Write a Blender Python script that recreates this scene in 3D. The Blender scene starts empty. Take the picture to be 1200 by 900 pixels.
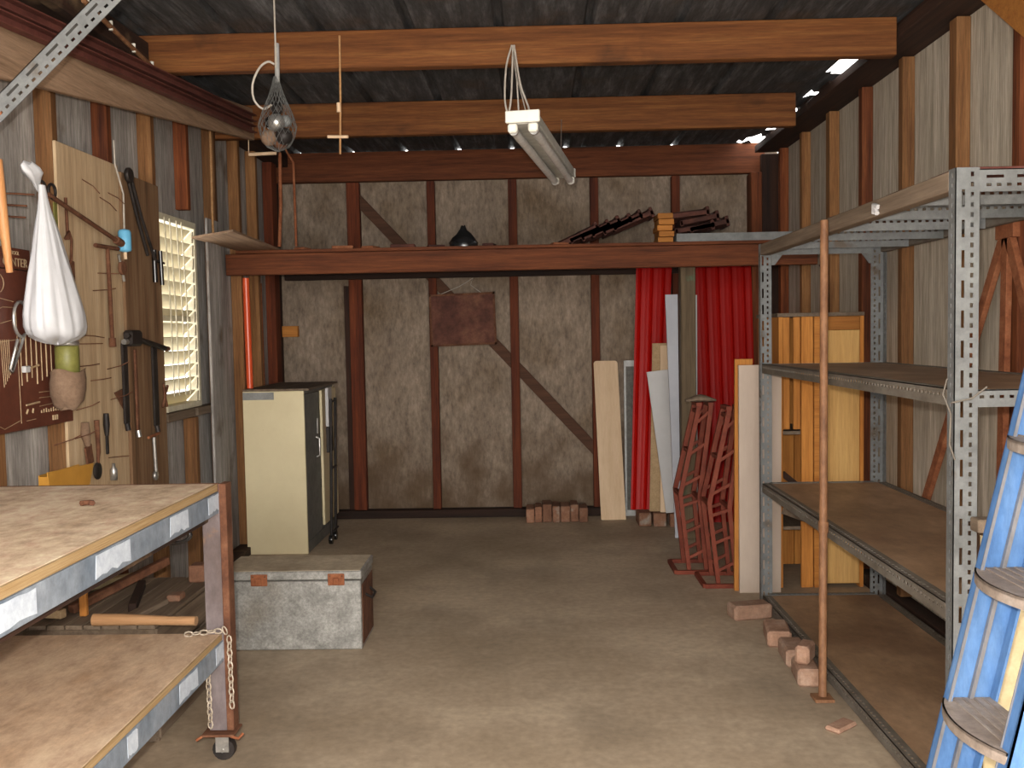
import bpy, bmesh, math, random
from mathutils import Vector, Matrix, Euler, noise
random.seed(7)
S = bpy.context.scene
COL = S.collection
PI = math.pi

# ------------------------------------------------------------------ camera
def make_camera():
    f = 1100.0
    yaw, pitch, roll = 24 / f, math.atan(59 / f), 0.018
    fw = Vector((-math.sin(yaw) * math.cos(pitch), math.cos(yaw) * math.cos(pitch), -math.sin(pitch)))
    r0 = fw.cross(Vector((0, 0, 1))).normalized()
    u0 = r0.cross(fw)
    r = math.cos(roll) * r0 - math.sin(roll) * u0
    u = math.sin(roll) * r0 + math.cos(roll) * u0
    cd = bpy.data.cameras.new('camera')
    cd.sensor_width = 36.0
    cd.lens = 36.0 * f / 1200.0
    cd.clip_start = 0.02
    co = bpy.data.objects.new('camera', cd)
    COL.objects.link(co)
    m = Matrix((r, u, -fw)).transposed().to_4x4()
    m.translation = Vector((0, 0, 1.35))
    co.matrix_world = m
    S.camera = co
make_camera()

# ------------------------------------------------------------------ world and light
w = bpy.data.worlds.new('sky'); S.world = w; w.use_nodes = True
bg = w.node_tree.nodes['Background']
bg.inputs['Color'].default_value = (0.97, 0.96, 0.93, 1)
bg.inputs['Strength'].default_value = 6.5

def lamp(name, kind, loc, energy, color, rot=(0, 0, 0), size=None, size_y=None):
    ld = bpy.data.lights.new(name, kind)
    ld.energy = energy; ld.color = color
    if kind == 'AREA':
        ld.shape = 'RECTANGLE'; ld.size = size; ld.size_y = size_y or size
    if kind == 'POINT':
        ld.shadow_soft_size = size or 0.02
    o = bpy.data.objects.new(name, ld); COL.objects.link(o)
    o.location = loc; o.rotation_euler = rot
    return o
# the photographer's flash, beside the lens, and the daylight of the open doorway behind
FLASH = 310.0
DOOR = 60.0
lamp('camera_flash', 'POINT', (-0.03, -0.02, 1.42), FLASH, (1.0, 0.93, 0.84), size=0.02)
lamp('doorway_daylight', 'AREA', (0.0, -1.0, 1.45), DOOR, (1.0, 0.95, 0.9), rot=(math.radians(90), 0, 0), size=3.2, size_y=2.2)

S.view_settings.view_transform = 'Standard'
S.view_settings.look = 'None'
S.view_settings.exposure = 0.08
S.view_settings.gamma = 1.0
S.view_settings.use_curve_mapping = False
S.cycles.max_bounces = 6
S.cycles.diffuse_bounces = 4

# ------------------------------------------------------------------ materials
MATS = {}
def ramp(nt, stops):
    r = nt.nodes.new('ShaderNodeValToRGB')
    e = r.color_ramp.elements
    while len(e) > len(stops): e.remove(e[-1])
    while len(e) < len(stops): e.new(0.5)
    for i, (p, c) in enumerate(stops):
        e[i].position = p; e[i].color = (c[0], c[1], c[2], 1)
    return r
def material(name, c1, c2, c3=None, scale=(1, 1, 1), noise_scale=6.0, detail=6, rough=0.8, metal=0.0,
             bump=0.15, vary=0.0, spots=None, spot_scale=5.0, spot_at=(0.55, 0.65), rough_detail=0.65, spec=0.3, grit=0.3):
    if name in MATS: return MATS[name]
    m = bpy.data.materials.new(name); m.use_nodes = True
    nt = m.node_tree; L = nt.links
    b = nt.nodes['Principled BSDF']
    tc = nt.nodes.new('ShaderNodeTexCoord')
    mp = nt.nodes.new('ShaderNodeMapping'); mp.inputs['Scale'].default_value = scale
    geo = nt.nodes.new('ShaderNodeObjectInfo')
    add = nt.nodes.new('ShaderNodeVectorMath'); add.operation = 'ADD'
    sc = nt.nodes.new('ShaderNodeVectorMath'); sc.operation = 'SCALE'
    comb = nt.nodes.new('ShaderNodeCombineXYZ')
    L.new(geo.outputs['Random'], comb.inputs[0]); L.new(geo.outputs['Random'], comb.inputs[1])
    L.new(comb.outputs[0], sc.inputs[0]); sc.inputs['Scale'].default_value = 7.0
    L.new(tc.outputs['Object'], add.inputs[0]); L.new(sc.outputs[0], add.inputs[1])
    L.new(add.outputs[0], mp.inputs[0])
    n = nt.nodes.new('ShaderNodeTexNoise'); n.inputs['Scale'].default_value = noise_scale
    n.inputs['Detail'].default_value = detail; n.inputs['Roughness'].default_value = rough_detail
    L.new(mp.outputs[0], n.inputs['Vector'])
    stops = [(0.3, c1), (0.7, c2)] if c3 is None else [(0.28, c1), (0.5, c2), (0.72, c3)]
    r = ramp(nt, stops)
    L.new(n.outputs['Fac'], r.inputs[0])
    col = r.outputs[0]
    if spots is not None:
        n2 = nt.nodes.new('ShaderNodeTexNoise'); n2.inputs['Scale'].default_value = spot_scale
        n2.inputs['Detail'].default_value = 5
        L.new(add.outputs[0], n2.inputs['Vector'])
        r2 = ramp(nt, [(spot_at[0], (0, 0, 0)), (spot_at[1], (1, 1, 1))])
        L.new(n2.outputs['Fac'], r2.inputs[0])
        mx = nt.nodes.new('ShaderNodeMixRGB'); L.new(r2.outputs[0], mx.inputs[0])
        L.new(col, mx.inputs[1]); mx.inputs[2].default_value = (*spots, 1)
        col = mx.outputs[0]
    if grit:
        n3 = nt.nodes.new('ShaderNodeTexNoise'); n3.inputs['Scale'].default_value = noise_scale * 5
        n3.inputs['Detail'].default_value = 8; n3.inputs['Roughness'].default_value = 0.75
        L.new(mp.outputs[0], n3.inputs['Vector'])
        r3 = ramp(nt, [(0.32, (0.15, 0.15, 0.15)), (0.68, (0.85, 0.85, 0.85))]); L.new(n3.outputs['Fac'], r3.inputs[0])
        ov = nt.nodes.new('ShaderNodeMixRGB'); ov.blend_type = 'OVERLAY'; ov.inputs[0].default_value = grit
        L.new(col, ov.inputs[1]); L.new(r3.outputs[0], ov.inputs[2]); col = ov.outputs[0]
    if vary:
        hs = nt.nodes.new('ShaderNodeHueSaturation')
        mr = nt.nodes.new('ShaderNodeMapRange')
        mr.inputs['To Min'].default_value = 1 - vary; mr.inputs['To Max'].default_value = 1 + vary
        L.new(geo.outputs['Random'], mr.inputs['Value']); L.new(mr.outputs[0], hs.inputs['Value'])
        L.new(col, hs.inputs['Color']); col = hs.outputs[0]
    L.new(col, b.inputs['Base Color'])
    b.inputs['Roughness'].default_value = rough
    b.inputs['Metallic'].default_value = metal
    b.inputs['Specular IOR Level'].default_value = spec
    if bump:
        bp = nt.nodes.new('ShaderNodeBump'); bp.inputs['Strength'].default_value = bump
        bp.inputs['Distance'].default_value = 0.004
        L.new(n.outputs['Fac'], bp.inputs['Height']); L.new(bp.outputs[0], b.inputs['Normal'])
    MATS[name] = m
    return m
def wood(name, c1, c2, c3=None, axis='z', **k):
    s = {'x': (0.6, 12, 12), 'y': (12, 0.6, 12), 'z': (12, 12, 0.6)}[axis]
    k.setdefault('noise_scale', 2.5); k.setdefault('vary', 0.2)
    return material(name, c1, c2, c3, scale=s, **k)

STUD_Z = wood('stained hardwood upright', (0.041, 0.009, 0.003), (0.137, 0.036, 0.010), (0.205, 0.064, 0.020), 'z', vary=0.3, grit=0.50)
BACK_Z = wood('dark red hardwood upright', (0.040, 0.008, 0.003), (0.100, 0.021, 0.006), (0.146, 0.035, 0.010), 'z', vary=0.2, grit=0.50)
WALL_Z = wood('weathered brown upright', (0.098, 0.039, 0.014), (0.188, 0.085, 0.030), (0.247, 0.124, 0.050), 'z', vary=0.3, grit=0.50)
DARK_Z = wood('blackened hardwood upright', (0.012, 0.006, 0.004), (0.042, 0.015, 0.007), axis='z')
DARK_X = wood('blackened hardwood', (0.012, 0.006, 0.004), (0.036, 0.014, 0.007), axis='x')
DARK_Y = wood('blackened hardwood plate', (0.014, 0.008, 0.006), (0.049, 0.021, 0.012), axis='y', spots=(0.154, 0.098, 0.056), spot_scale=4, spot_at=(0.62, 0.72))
PURLIN = wood('orange brown purlin timber', (0.068, 0.021, 0.005), (0.135, 0.046, 0.011), (0.187, 0.076, 0.020), 'x', vary=0.12, spots=(0.036, 0.014, 0.005), spot_scale=3.0, spot_at=(0.62, 0.75), grit=0.45)
BEAM_X = wood('red brown loft beam', (0.043, 0.011, 0.004), (0.105, 0.029, 0.009), (0.149, 0.045, 0.014), 'x', vary=0.1, grit=0.50)
BRACE = wood('brown brace timber', (0.042, 0.018, 0.010), (0.096, 0.042, 0.021), axis='x', noise_scale=1.5)
PLY_LIGHT = wood('pale plywood', (0.317, 0.207, 0.114), (0.458, 0.326, 0.194), (0.528, 0.396, 0.255), 'z', vary=0.03, rough=0.85)
BOARD_BROWN = wood('brown wide board', (0.083, 0.042, 0.019), (0.173, 0.095, 0.048), (0.242, 0.153, 0.083), 'z', vary=0.03)
GREYWOOD_Y = wood('dusty grey brown timber', (0.094, 0.065, 0.043), (0.180, 0.133, 0.094), axis='y')
GREYWOOD_Z = wood('grey weathered post', (0.100, 0.068, 0.039), (0.199, 0.142, 0.084), axis='z', spots=(0.071, 0.203, 0.120), spot_scale=3, spot_at=(0.60, 0.66))
GOLD_Z = wood('golden pine boards', (0.291, 0.104, 0.019), (0.420, 0.164, 0.033), (0.501, 0.218, 0.050), 'z', vary=0.15)
GOLDPLY = wood('yellow ply panel', (0.476, 0.257, 0.081), (0.595, 0.359, 0.130), axis='z', vary=0.04, noise_scale=1.3)
ORANGE_X = wood('orange offcut timber', (0.287, 0.102, 0.019), (0.421, 0.173, 0.037), axis='x')
FIBRO = material('grey fibre cement sheet', (0.156, 0.115, 0.084), (0.221, 0.168, 0.124), (0.287, 0.220, 0.167), scale=(1, 1, 0.4), noise_scale=8, detail=9, rough=0.95, bump=0.1, spots=(0.123, 0.081, 0.046), spot_scale=2.4, spot_at=(0.5, 0.78), rough_detail=0.75, grit=0.55)
FIBRO_SIDE = material('streaky fibre cement sheet', (0.250, 0.209, 0.152), (0.408, 0.348, 0.273), (0.565, 0.487, 0.399), scale=(3, 11, 0.45), noise_scale=2.2, detail=9, rough=0.95, bump=0.25, rough_detail=0.75, grit=0.60)
FIBRO_LEFT = material('blue grey fibre cement sheet', (0.170, 0.153, 0.141), (0.300, 0.274, 0.251), (0.450, 0.419, 0.387), scale=(3, 7, 0.6), noise_scale=2.0, detail=9, rough=0.95, bump=0.2, spots=(0.120, 0.084, 0.057), spot_scale=4, spot_at=(0.58, 0.75), grit=0.60)
ROOF = material('old dark roof iron', (0.021, 0.022, 0.024), (0.045, 0.046, 0.048), (0.12, 0.122, 0.13), scale=(6, 0.8, 3), noise_scale=3.2, detail=8, rough=0.8, metal=0.0, bump=0.1, spots=(0.054, 0.039, 0.030), spot_scale=3, spot_at=(0.55, 0.75), grit=0.60)
BENCHTOP = material('stained plywood bench top', (0.388, 0.265, 0.165), (0.631, 0.473, 0.329), (0.788, 0.631, 0.459), scale=(1.5, 1, 1), noise_scale=3.4, detail=10, rough=0.75, bump=0.1, spots=(0.215, 0.122, 0.065), spot_scale=3.0, spot_at=(0.6, 0.74), rough_detail=0.7, grit=0.50)
BENCHLOW = material('dusty plywood lower shelf', (0.378, 0.238, 0.140), (0.518, 0.364, 0.245), (0.616, 0.462, 0.322), scale=(2, 1, 1), noise_scale=2.2, detail=10, rough=0.8, bump=0.08, spots=(0.280, 0.140, 0.070), spot_scale=2.6, spot_at=(0.6, 0.7), grit=0.40)
PLYEDGE = material('yellow plywood edge', (0.257, 0.153, 0.061), (0.404, 0.287, 0.153), scale=(2, 2, 120), noise_scale=2, bump=0.1)
BLUEGREY = material('blue grey painted steel', (0.10, 0.13, 0.17), (0.17, 0.20, 0.24), (0.25, 0.28, 0.32), scale=(1, 1.5, 1), noise_scale=4, rough=0.5, bump=0.05, spec=0.4, grit=0.4)
PATCH = material('pale bluish paint patch', (0.42, 0.47, 0.54), (0.52, 0.57, 0.64), noise_scale=8, rough=0.5, bump=0.02)
LEGSTEEL = material('grey brown painted steel leg', (0.087, 0.063, 0.058), (0.139, 0.112, 0.113), (0.197, 0.169, 0.164), noise_scale=5, scale=(1, 1, 0.5), rough=0.55, bump=0.05, spots=(0.203, 0.106, 0.046), spot_scale=5, spot_at=(0.64, 0.72))
RUST = material('rusty brown steel', (0.051, 0.018, 0.010), (0.109, 0.043, 0.021), (0.173, 0.079, 0.043), noise_scale=14, rough=0.85, bump=0.2)
RUSTORANGE = material('orange rust', (0.122, 0.034, 0.013), (0.222, 0.075, 0.031), (0.284, 0.115, 0.054), noise_scale=20, rough=0.85, bump=0.2)
RUSTPIPE = material('brown rusted pipe', (0.099, 0.041, 0.019), (0.191, 0.089, 0.042), (0.275, 0.138, 0.066), noise_scale=22, scale=(1, 1, 0.4), rough=0.62, metal=0.0, bump=0.2, spec=0.3)
REDSTEEL = material('red oxide steel', (0.062, 0.018, 0.013), (0.104, 0.031, 0.023), (0.140, 0.047, 0.034), noise_scale=9, rough=0.7, bump=0.1)
TRESTLE = material('faded red oxide trestle paint', (0.086, 0.013, 0.005), (0.152, 0.029, 0.013), (0.182, 0.041, 0.020), noise_scale=12, rough=0.7, bump=0.1)
BLACKSTEEL = material('black tool steel', (0.012, 0.01, 0.01), (0.045, 0.035, 0.03), noise_scale=10, rough=0.55, metal=0.3, bump=0.1)
DUSTBOARD = material('dusty brown shelf board', (0.220, 0.131, 0.071), (0.320, 0.199, 0.116), (0.439, 0.285, 0.173), scale=(1, 0.6, 1), noise_scale=2.6, detail=9, rough=0.55, bump=0.05, spots=(0.201, 0.115, 0.065), spot_scale=2, spot_at=(0.5, 0.7), spec=0.4, grit=0.35)
SLOTGREY = material('grey slotted angle paint', (0.099, 0.103, 0.099), (0.137, 0.140, 0.139), (0.166, 0.173, 0.167), noise_scale=7, rough=0.5, metal=0.1, bump=0.05, spots=(0.099, 0.078, 0.059), spot_scale=9, spot_at=(0.62, 0.72), spec=0.4)
SLOTDUST = material('dusty slotted angle paint', (0.092, 0.076, 0.057), (0.133, 0.112, 0.090), (0.173, 0.157, 0.131), noise_scale=9, scale=(1, 0.5, 1), rough=0.65, bump=0.08)
BEIGE = material('cream beige cabinet enamel', (0.607, 0.513, 0.316), (0.689, 0.591, 0.378), noise_scale=2, rough=0.45, bump=0.0, spots=(0.526, 0.426, 0.243), spot_scale=16, spot_at=(0.72, 0.78), spec=0.4, grit=0.05)
CABGREY = material('grey cabinet interior', (0.111, 0.106, 0.093), (0.187, 0.178, 0.162), noise_scale=5, rough=0.6, bump=0.05)
TAPE = material('grey adhesive tape', (0.2, 0.2, 0.19), (0.26, 0.255, 0.245), rough=0.5)
GALV = material('spangled galvanised sheet', (0.172, 0.165, 0.151), (0.257, 0.247, 0.227), (0.374, 0.360, 0.331), noise_scale=18, detail=4, rough=0.5, metal=0.35, bump=0.08, spots=(0.203, 0.173, 0.137), spot_scale=2.5, spot_at=(0.55, 0.75), spec=0.5, grit=0.50)
DUSTLID = material('dusty brown trunk lid', (0.338, 0.270, 0.189), (0.517, 0.427, 0.315), noise_scale=5, rough=0.8)
REDSHEET = material('glossy red roofing sheet', (0.310, 0.002, 0.000), (0.372, 0.002, 0.000), noise_scale=1.5, rough=0.5, bump=0.0, spec=0.22, grit=0.05)
WHITEBOARD = material('white melamine board', (0.432, 0.418, 0.418), (0.504, 0.490, 0.482), noise_scale=2, rough=0.5, bump=0, grit=0.05)
BLUEWHITE = material('bluish white board', (0.329, 0.336, 0.371), (0.399, 0.399, 0.434), noise_scale=2, rough=0.5, bump=0, grit=0.05)
PINKBOARD = material('pinkish cream board', (0.374, 0.290, 0.234), (0.442, 0.356, 0.288), noise_scale=3, scale=(1, 1, .2), rough=0.6, bump=0.02, grit=0.10)
CREAMPLANK = wood('cream veneer plank', (0.533, 0.370, 0.228), (0.661, 0.487, 0.327), axis='z', noise_scale=1.2, vary=0.02, grit=0.12)
CREAMPLY = material('cream plywood sheet', (0.462, 0.354, 0.190), (0.558, 0.462, 0.286), noise_scale=3, rough=0.8, bump=0.05, spots=(0.340, 0.224, 0.102), spot_scale=9, spot_at=(0.66, 0.72))
TAN = material('tan chipboard', (0.315, 0.210, 0.112), (0.413, 0.285, 0.158), noise_scale=20, rough=0.85)
FRAMEWHITE = material('white painted frame', (0.350, 0.350, 0.336), (0.420, 0.420, 0.406), rough=0.5, noise_scale=6)
MESH = material('dark fly mesh', (0.09, 0.085, 0.075), (0.15, 0.14, 0.125), noise_scale=40, rough=0.9)
BRICK = material('old clay brick', (0.139, 0.063, 0.038), (0.221, 0.107, 0.063), (0.265, 0.158, 0.107), noise_scale=14, rough=0.95, bump=0.35, vary=0.25, spots=(0.284, 0.233, 0.189), spot_scale=9, spot_at=(0.6, 0.68))
PALEBRICK = material('pinkish mortar stained brick', (0.225, 0.123, 0.078), (0.313, 0.184, 0.124), (0.388, 0.267, 0.196), noise_scale=10, rough=0.95, bump=0.4, vary=0.2)
TILE = material('dark terracotta roof tile', (0.024, 0.010, 0.007), (0.058, 0.019, 0.013), (0.100, 0.034, 0.021), noise_scale=12, rough=0.8, bump=0.3, vary=0.3)
GREYSHEET = material('dull grey sheet metal', (0.128, 0.132, 0.128), (0.192, 0.196, 0.192), noise_scale=4, rough=0.55, bump=0.02)
BLACKPLASTIC = material('shiny black plastic', (0.006, 0.006, 0.006), (0.014, 0.014, 0.015), rough=0.22, bump=0.2, noise_scale=20, spec=0.6)
BAGWHITE = material('white plastic film', (0.475, 0.475, 0.490), (0.562, 0.562, 0.576), noise_scale=5, rough=0.4, bump=0.05, spec=0.4, grit=0.05)
TUBEWHITE = material('white lamp plastic', (0.612, 0.586, 0.510), (0.680, 0.663, 0.595), rough=0.35, bump=0, grit=0.00)
BATTEN = material('dusty lamp batten', (0.34, 0.33, 0.29), (0.46, 0.45, 0.41), noise_scale=6, rough=0.6, bump=0)
GLASSTUBE = material('unlit frosted lamp tube', (0.52, 0.52, 0.5), (0.62, 0.62, 0.6), rough=0.25, bump=0, spec=0.5)
CORD = material('pale grey cord', (0.33, 0.29, 0.24), (0.45, 0.41, 0.36), rough=0.7, bump=0)
ROPE = material('orange brown rope', (0.30, 0.15, 0.06), (0.42, 0.24, 0.11), rough=0.85, noise_scale=40)
NET = material('grey netting', (0.090, 0.090, 0.085), (0.130, 0.130, 0.125), rough=0.6)
BLUEPLASTIC = material('light blue plastic', (0.10, 0.34, 0.55), (0.16, 0.45, 0.66), rough=0.4, bump=0, grit=0.00)
REDPIPE = material('glossy red orange pipe', (0.62, 0.07, 0.02), (0.70, 0.10, 0.03), rough=0.3, bump=0, spec=0.5, grit=0.00)
LOUVRE_FRAME = material('cream window paint', (0.527, 0.476, 0.340), (0.612, 0.561, 0.425), rough=0.5, noise_scale=8)
TOOLBOARD = material('dark maroon hardboard', (0.072, 0.019, 0.010), (0.102, 0.029, 0.015), noise_scale=6, rough=0.55, bump=0.02, spec=0.4)
OUTLINE = material('gold printed outline', (0.300, 0.210, 0.120), (0.413, 0.300, 0.180), rough=0.7)
YELLOW = material('orange yellow plastic tray', (0.450, 0.210, 0.030), (0.555, 0.285, 0.053), rough=0.5, noise_scale=4, bump=0, grit=0.10)
OLIVE = material('olive green tin', (0.132, 0.126, 0.030), (0.192, 0.180, 0.048), rough=0.45, noise_scale=9)
CANVAS = material('dusty brown canvas pouch', (0.140, 0.084, 0.052), (0.217, 0.140, 0.091), rough=0.95, noise_scale=12, bump=0.3)
CHROME = material('worn bright steel', (0.34, 0.33, 0.31), (0.52, 0.5, 0.47), rough=0.35, metal=0.8, noise_scale=14, bump=0.05)
LADDERBLUE = material('chalky blue fibreglass', (0.047, 0.110, 0.253), (0.066, 0.149, 0.320), (0.110, 0.204, 0.375), scale=(1, 1, 0.3), noise_scale=9, rough=0.55, bump=0.08, spots=(0.176, 0.231, 0.331), spot_scale=7, spot_at=(0.63, 0.72), grit=0.30)
ALUDUST = material('dusty aluminium tread', (0.187, 0.143, 0.113), (0.277, 0.224, 0.187), (0.359, 0.314, 0.277), noise_scale=10, rough=0.6, metal=0.2, bump=0.1)
ALU = material('dull aluminium trim', (0.149, 0.149, 0.162), (0.225, 0.225, 0.239), noise_scale=10, scale=(1, 1, .3), rough=0.45, metal=0.4)
CHAINMAT = material('dull zinc chain', (0.33, 0.27, 0.2), (0.5, 0.43, 0.35), noise_scale=30, rough=0.5, metal=0.3)
RUSTPANEL = material('mottled rusty sheet', (0.044, 0.016, 0.013), (0.096, 0.036, 0.024), (0.176, 0.080, 0.048), noise_scale=4, detail=9, rough=0.85, bump=0.15, grit=0.50)
PLANKBROWN = wood('dusty long plank', (0.16, 0.095, 0.055), (0.25, 0.16, 0.10), (0.3, 0.2, 0.13), 'y', vary=0.05, grit=0.40)
HANDLE = wood('varnished tool handle', (0.287, 0.144, 0.064), (0.410, 0.243, 0.126), axis='x', rough=0.3, vary=0.05)
HANDLE_Z = wood('orange tool handle', (0.40, 0.17, 0.06), (0.55, 0.27, 0.11), axis='z', rough=0.45)
ORANGERAG = material('faded orange rag', (0.350, 0.119, 0.042), (0.434, 0.175, 0.070), rough=0.95, noise_scale=10)

def floor_material():
    m = bpy.data.materials.new('dusty concrete slab'); m.use_nodes = True
    nt = m.node_tree; L = nt.links; b = nt.nodes['Principled BSDF']
    tc = nt.nodes.new('ShaderNodeTexCoord')
    def nz(scale, det=8, rg=0.6, s=(1, 1, 1)):
        mp = nt.nodes.new('ShaderNodeMapping'); mp.inputs['Scale'].default_value = s
        L.new(tc.outputs['Object'], mp.inputs[0])
        n = nt.nodes.new('ShaderNodeTexNoise'); n.inputs['Scale'].default_value = scale
        n.inputs['Detail'].default_value = det; n.inputs['Roughness'].default_value = rg
        L.new(mp.outputs[0], n.inputs[0]); return n
    a = nz(1.1, 10, 0.62, (1, 1.3, 1)); r = ramp(nt, [(0.3, (0.30, 0.225, 0.15)), (0.5, (0.39, 0.30, 0.21)), (0.7, (0.51, 0.405, 0.29))])
    L.new(a.outputs[0], r.inputs[0])
    c = nz(0.9, 6, 0.6, (1.6, 1, 1)); r2 = ramp(nt, [(0.5, (0, 0, 0)), (0.7, (1, 1, 1))]); L.new(c.outputs[0], r2.inputs[0])
    mx = nt.nodes.new('ShaderNodeMixRGB'); mx.inputs[2].default_value = (0.20, 0.155, 0.11, 1)
    mm = nt.nodes.new('ShaderNodeMath'); mm.operation = 'MULTIPLY'; mm.inputs[1].default_value = 0.7
    L.new(r2.outputs[0], mm.inputs[0]); L.new(mm.outputs[0], mx.inputs[0]); L.new(r.outputs[0], mx.inputs[1])
    d = nz(30, 4); mx2 = nt.nodes.new('ShaderNodeMixRGB'); mx2.blend_type = 'OVERLAY'; mx2.inputs[0].default_value = 0.35
    L.new(mx.outputs[0], mx2.inputs[1]); L.new(d.outputs[0], mx2.inputs[2])
    L.new(mx2.outputs[0], b.inputs['Base Color'])
    b.inputs['Roughness'].default_value = 0.62; b.inputs['Specular IOR Level'].default_value = 0.35
    bp = nt.nodes.new('ShaderNodeBump'); bp.inputs['Strength'].default_value = 0.15; bp.inputs['Distance'].default_value = 0.01
    L.new(a.outputs[0], bp.inputs['Height']); L.new(bp.outputs[0], b.inputs['Normal'])
    return m
def louvre_material():
    m = bpy.data.materials.new('frosted cream louvre glass'); m.use_nodes = True
    nt = m.node_tree; L = nt.links
    b = nt.nodes['Principled BSDF']; out = nt.nodes['Material Output']
    b.inputs['Base Color'].default_value = (0.66, 0.61, 0.47, 1); b.inputs['Roughness'].default_value = 0.4
    t = nt.nodes.new('ShaderNodeBsdfTranslucent'); t.inputs[0].default_value = (0.62, 0.54, 0.36, 1)
    mx = nt.nodes.new('ShaderNodeMixShader'); mx.inputs[0].default_value = 0.3
    L.new(b.outputs[0], mx.inputs[1]); L.new(t.outputs[0], mx.inputs[2]); L.new(mx.outputs[0], out.inputs[0])
    return m
FLOOR = floor_material()
LOUVRE = louvre_material()
FLOORMARK = material('pale dried paint', (0.5, 0.47, 0.42), (0.6, 0.57, 0.52), rough=0.4)

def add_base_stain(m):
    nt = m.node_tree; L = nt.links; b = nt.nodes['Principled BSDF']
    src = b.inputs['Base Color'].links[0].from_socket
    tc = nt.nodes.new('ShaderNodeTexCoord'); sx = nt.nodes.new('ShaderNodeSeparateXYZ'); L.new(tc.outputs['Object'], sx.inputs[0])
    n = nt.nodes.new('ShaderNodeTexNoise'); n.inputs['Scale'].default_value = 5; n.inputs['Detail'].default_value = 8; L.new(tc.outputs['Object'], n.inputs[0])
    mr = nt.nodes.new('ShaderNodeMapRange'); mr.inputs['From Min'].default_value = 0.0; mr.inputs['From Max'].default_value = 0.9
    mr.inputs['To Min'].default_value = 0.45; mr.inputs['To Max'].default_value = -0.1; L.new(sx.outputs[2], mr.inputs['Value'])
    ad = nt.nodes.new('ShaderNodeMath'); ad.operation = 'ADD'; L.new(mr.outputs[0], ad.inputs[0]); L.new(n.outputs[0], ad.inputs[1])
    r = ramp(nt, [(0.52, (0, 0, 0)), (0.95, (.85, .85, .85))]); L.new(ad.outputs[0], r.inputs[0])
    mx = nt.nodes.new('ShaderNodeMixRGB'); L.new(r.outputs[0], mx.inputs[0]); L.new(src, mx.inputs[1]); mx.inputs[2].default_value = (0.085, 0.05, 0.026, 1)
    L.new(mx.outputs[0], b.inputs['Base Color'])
add_base_stain(FIBRO)

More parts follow.
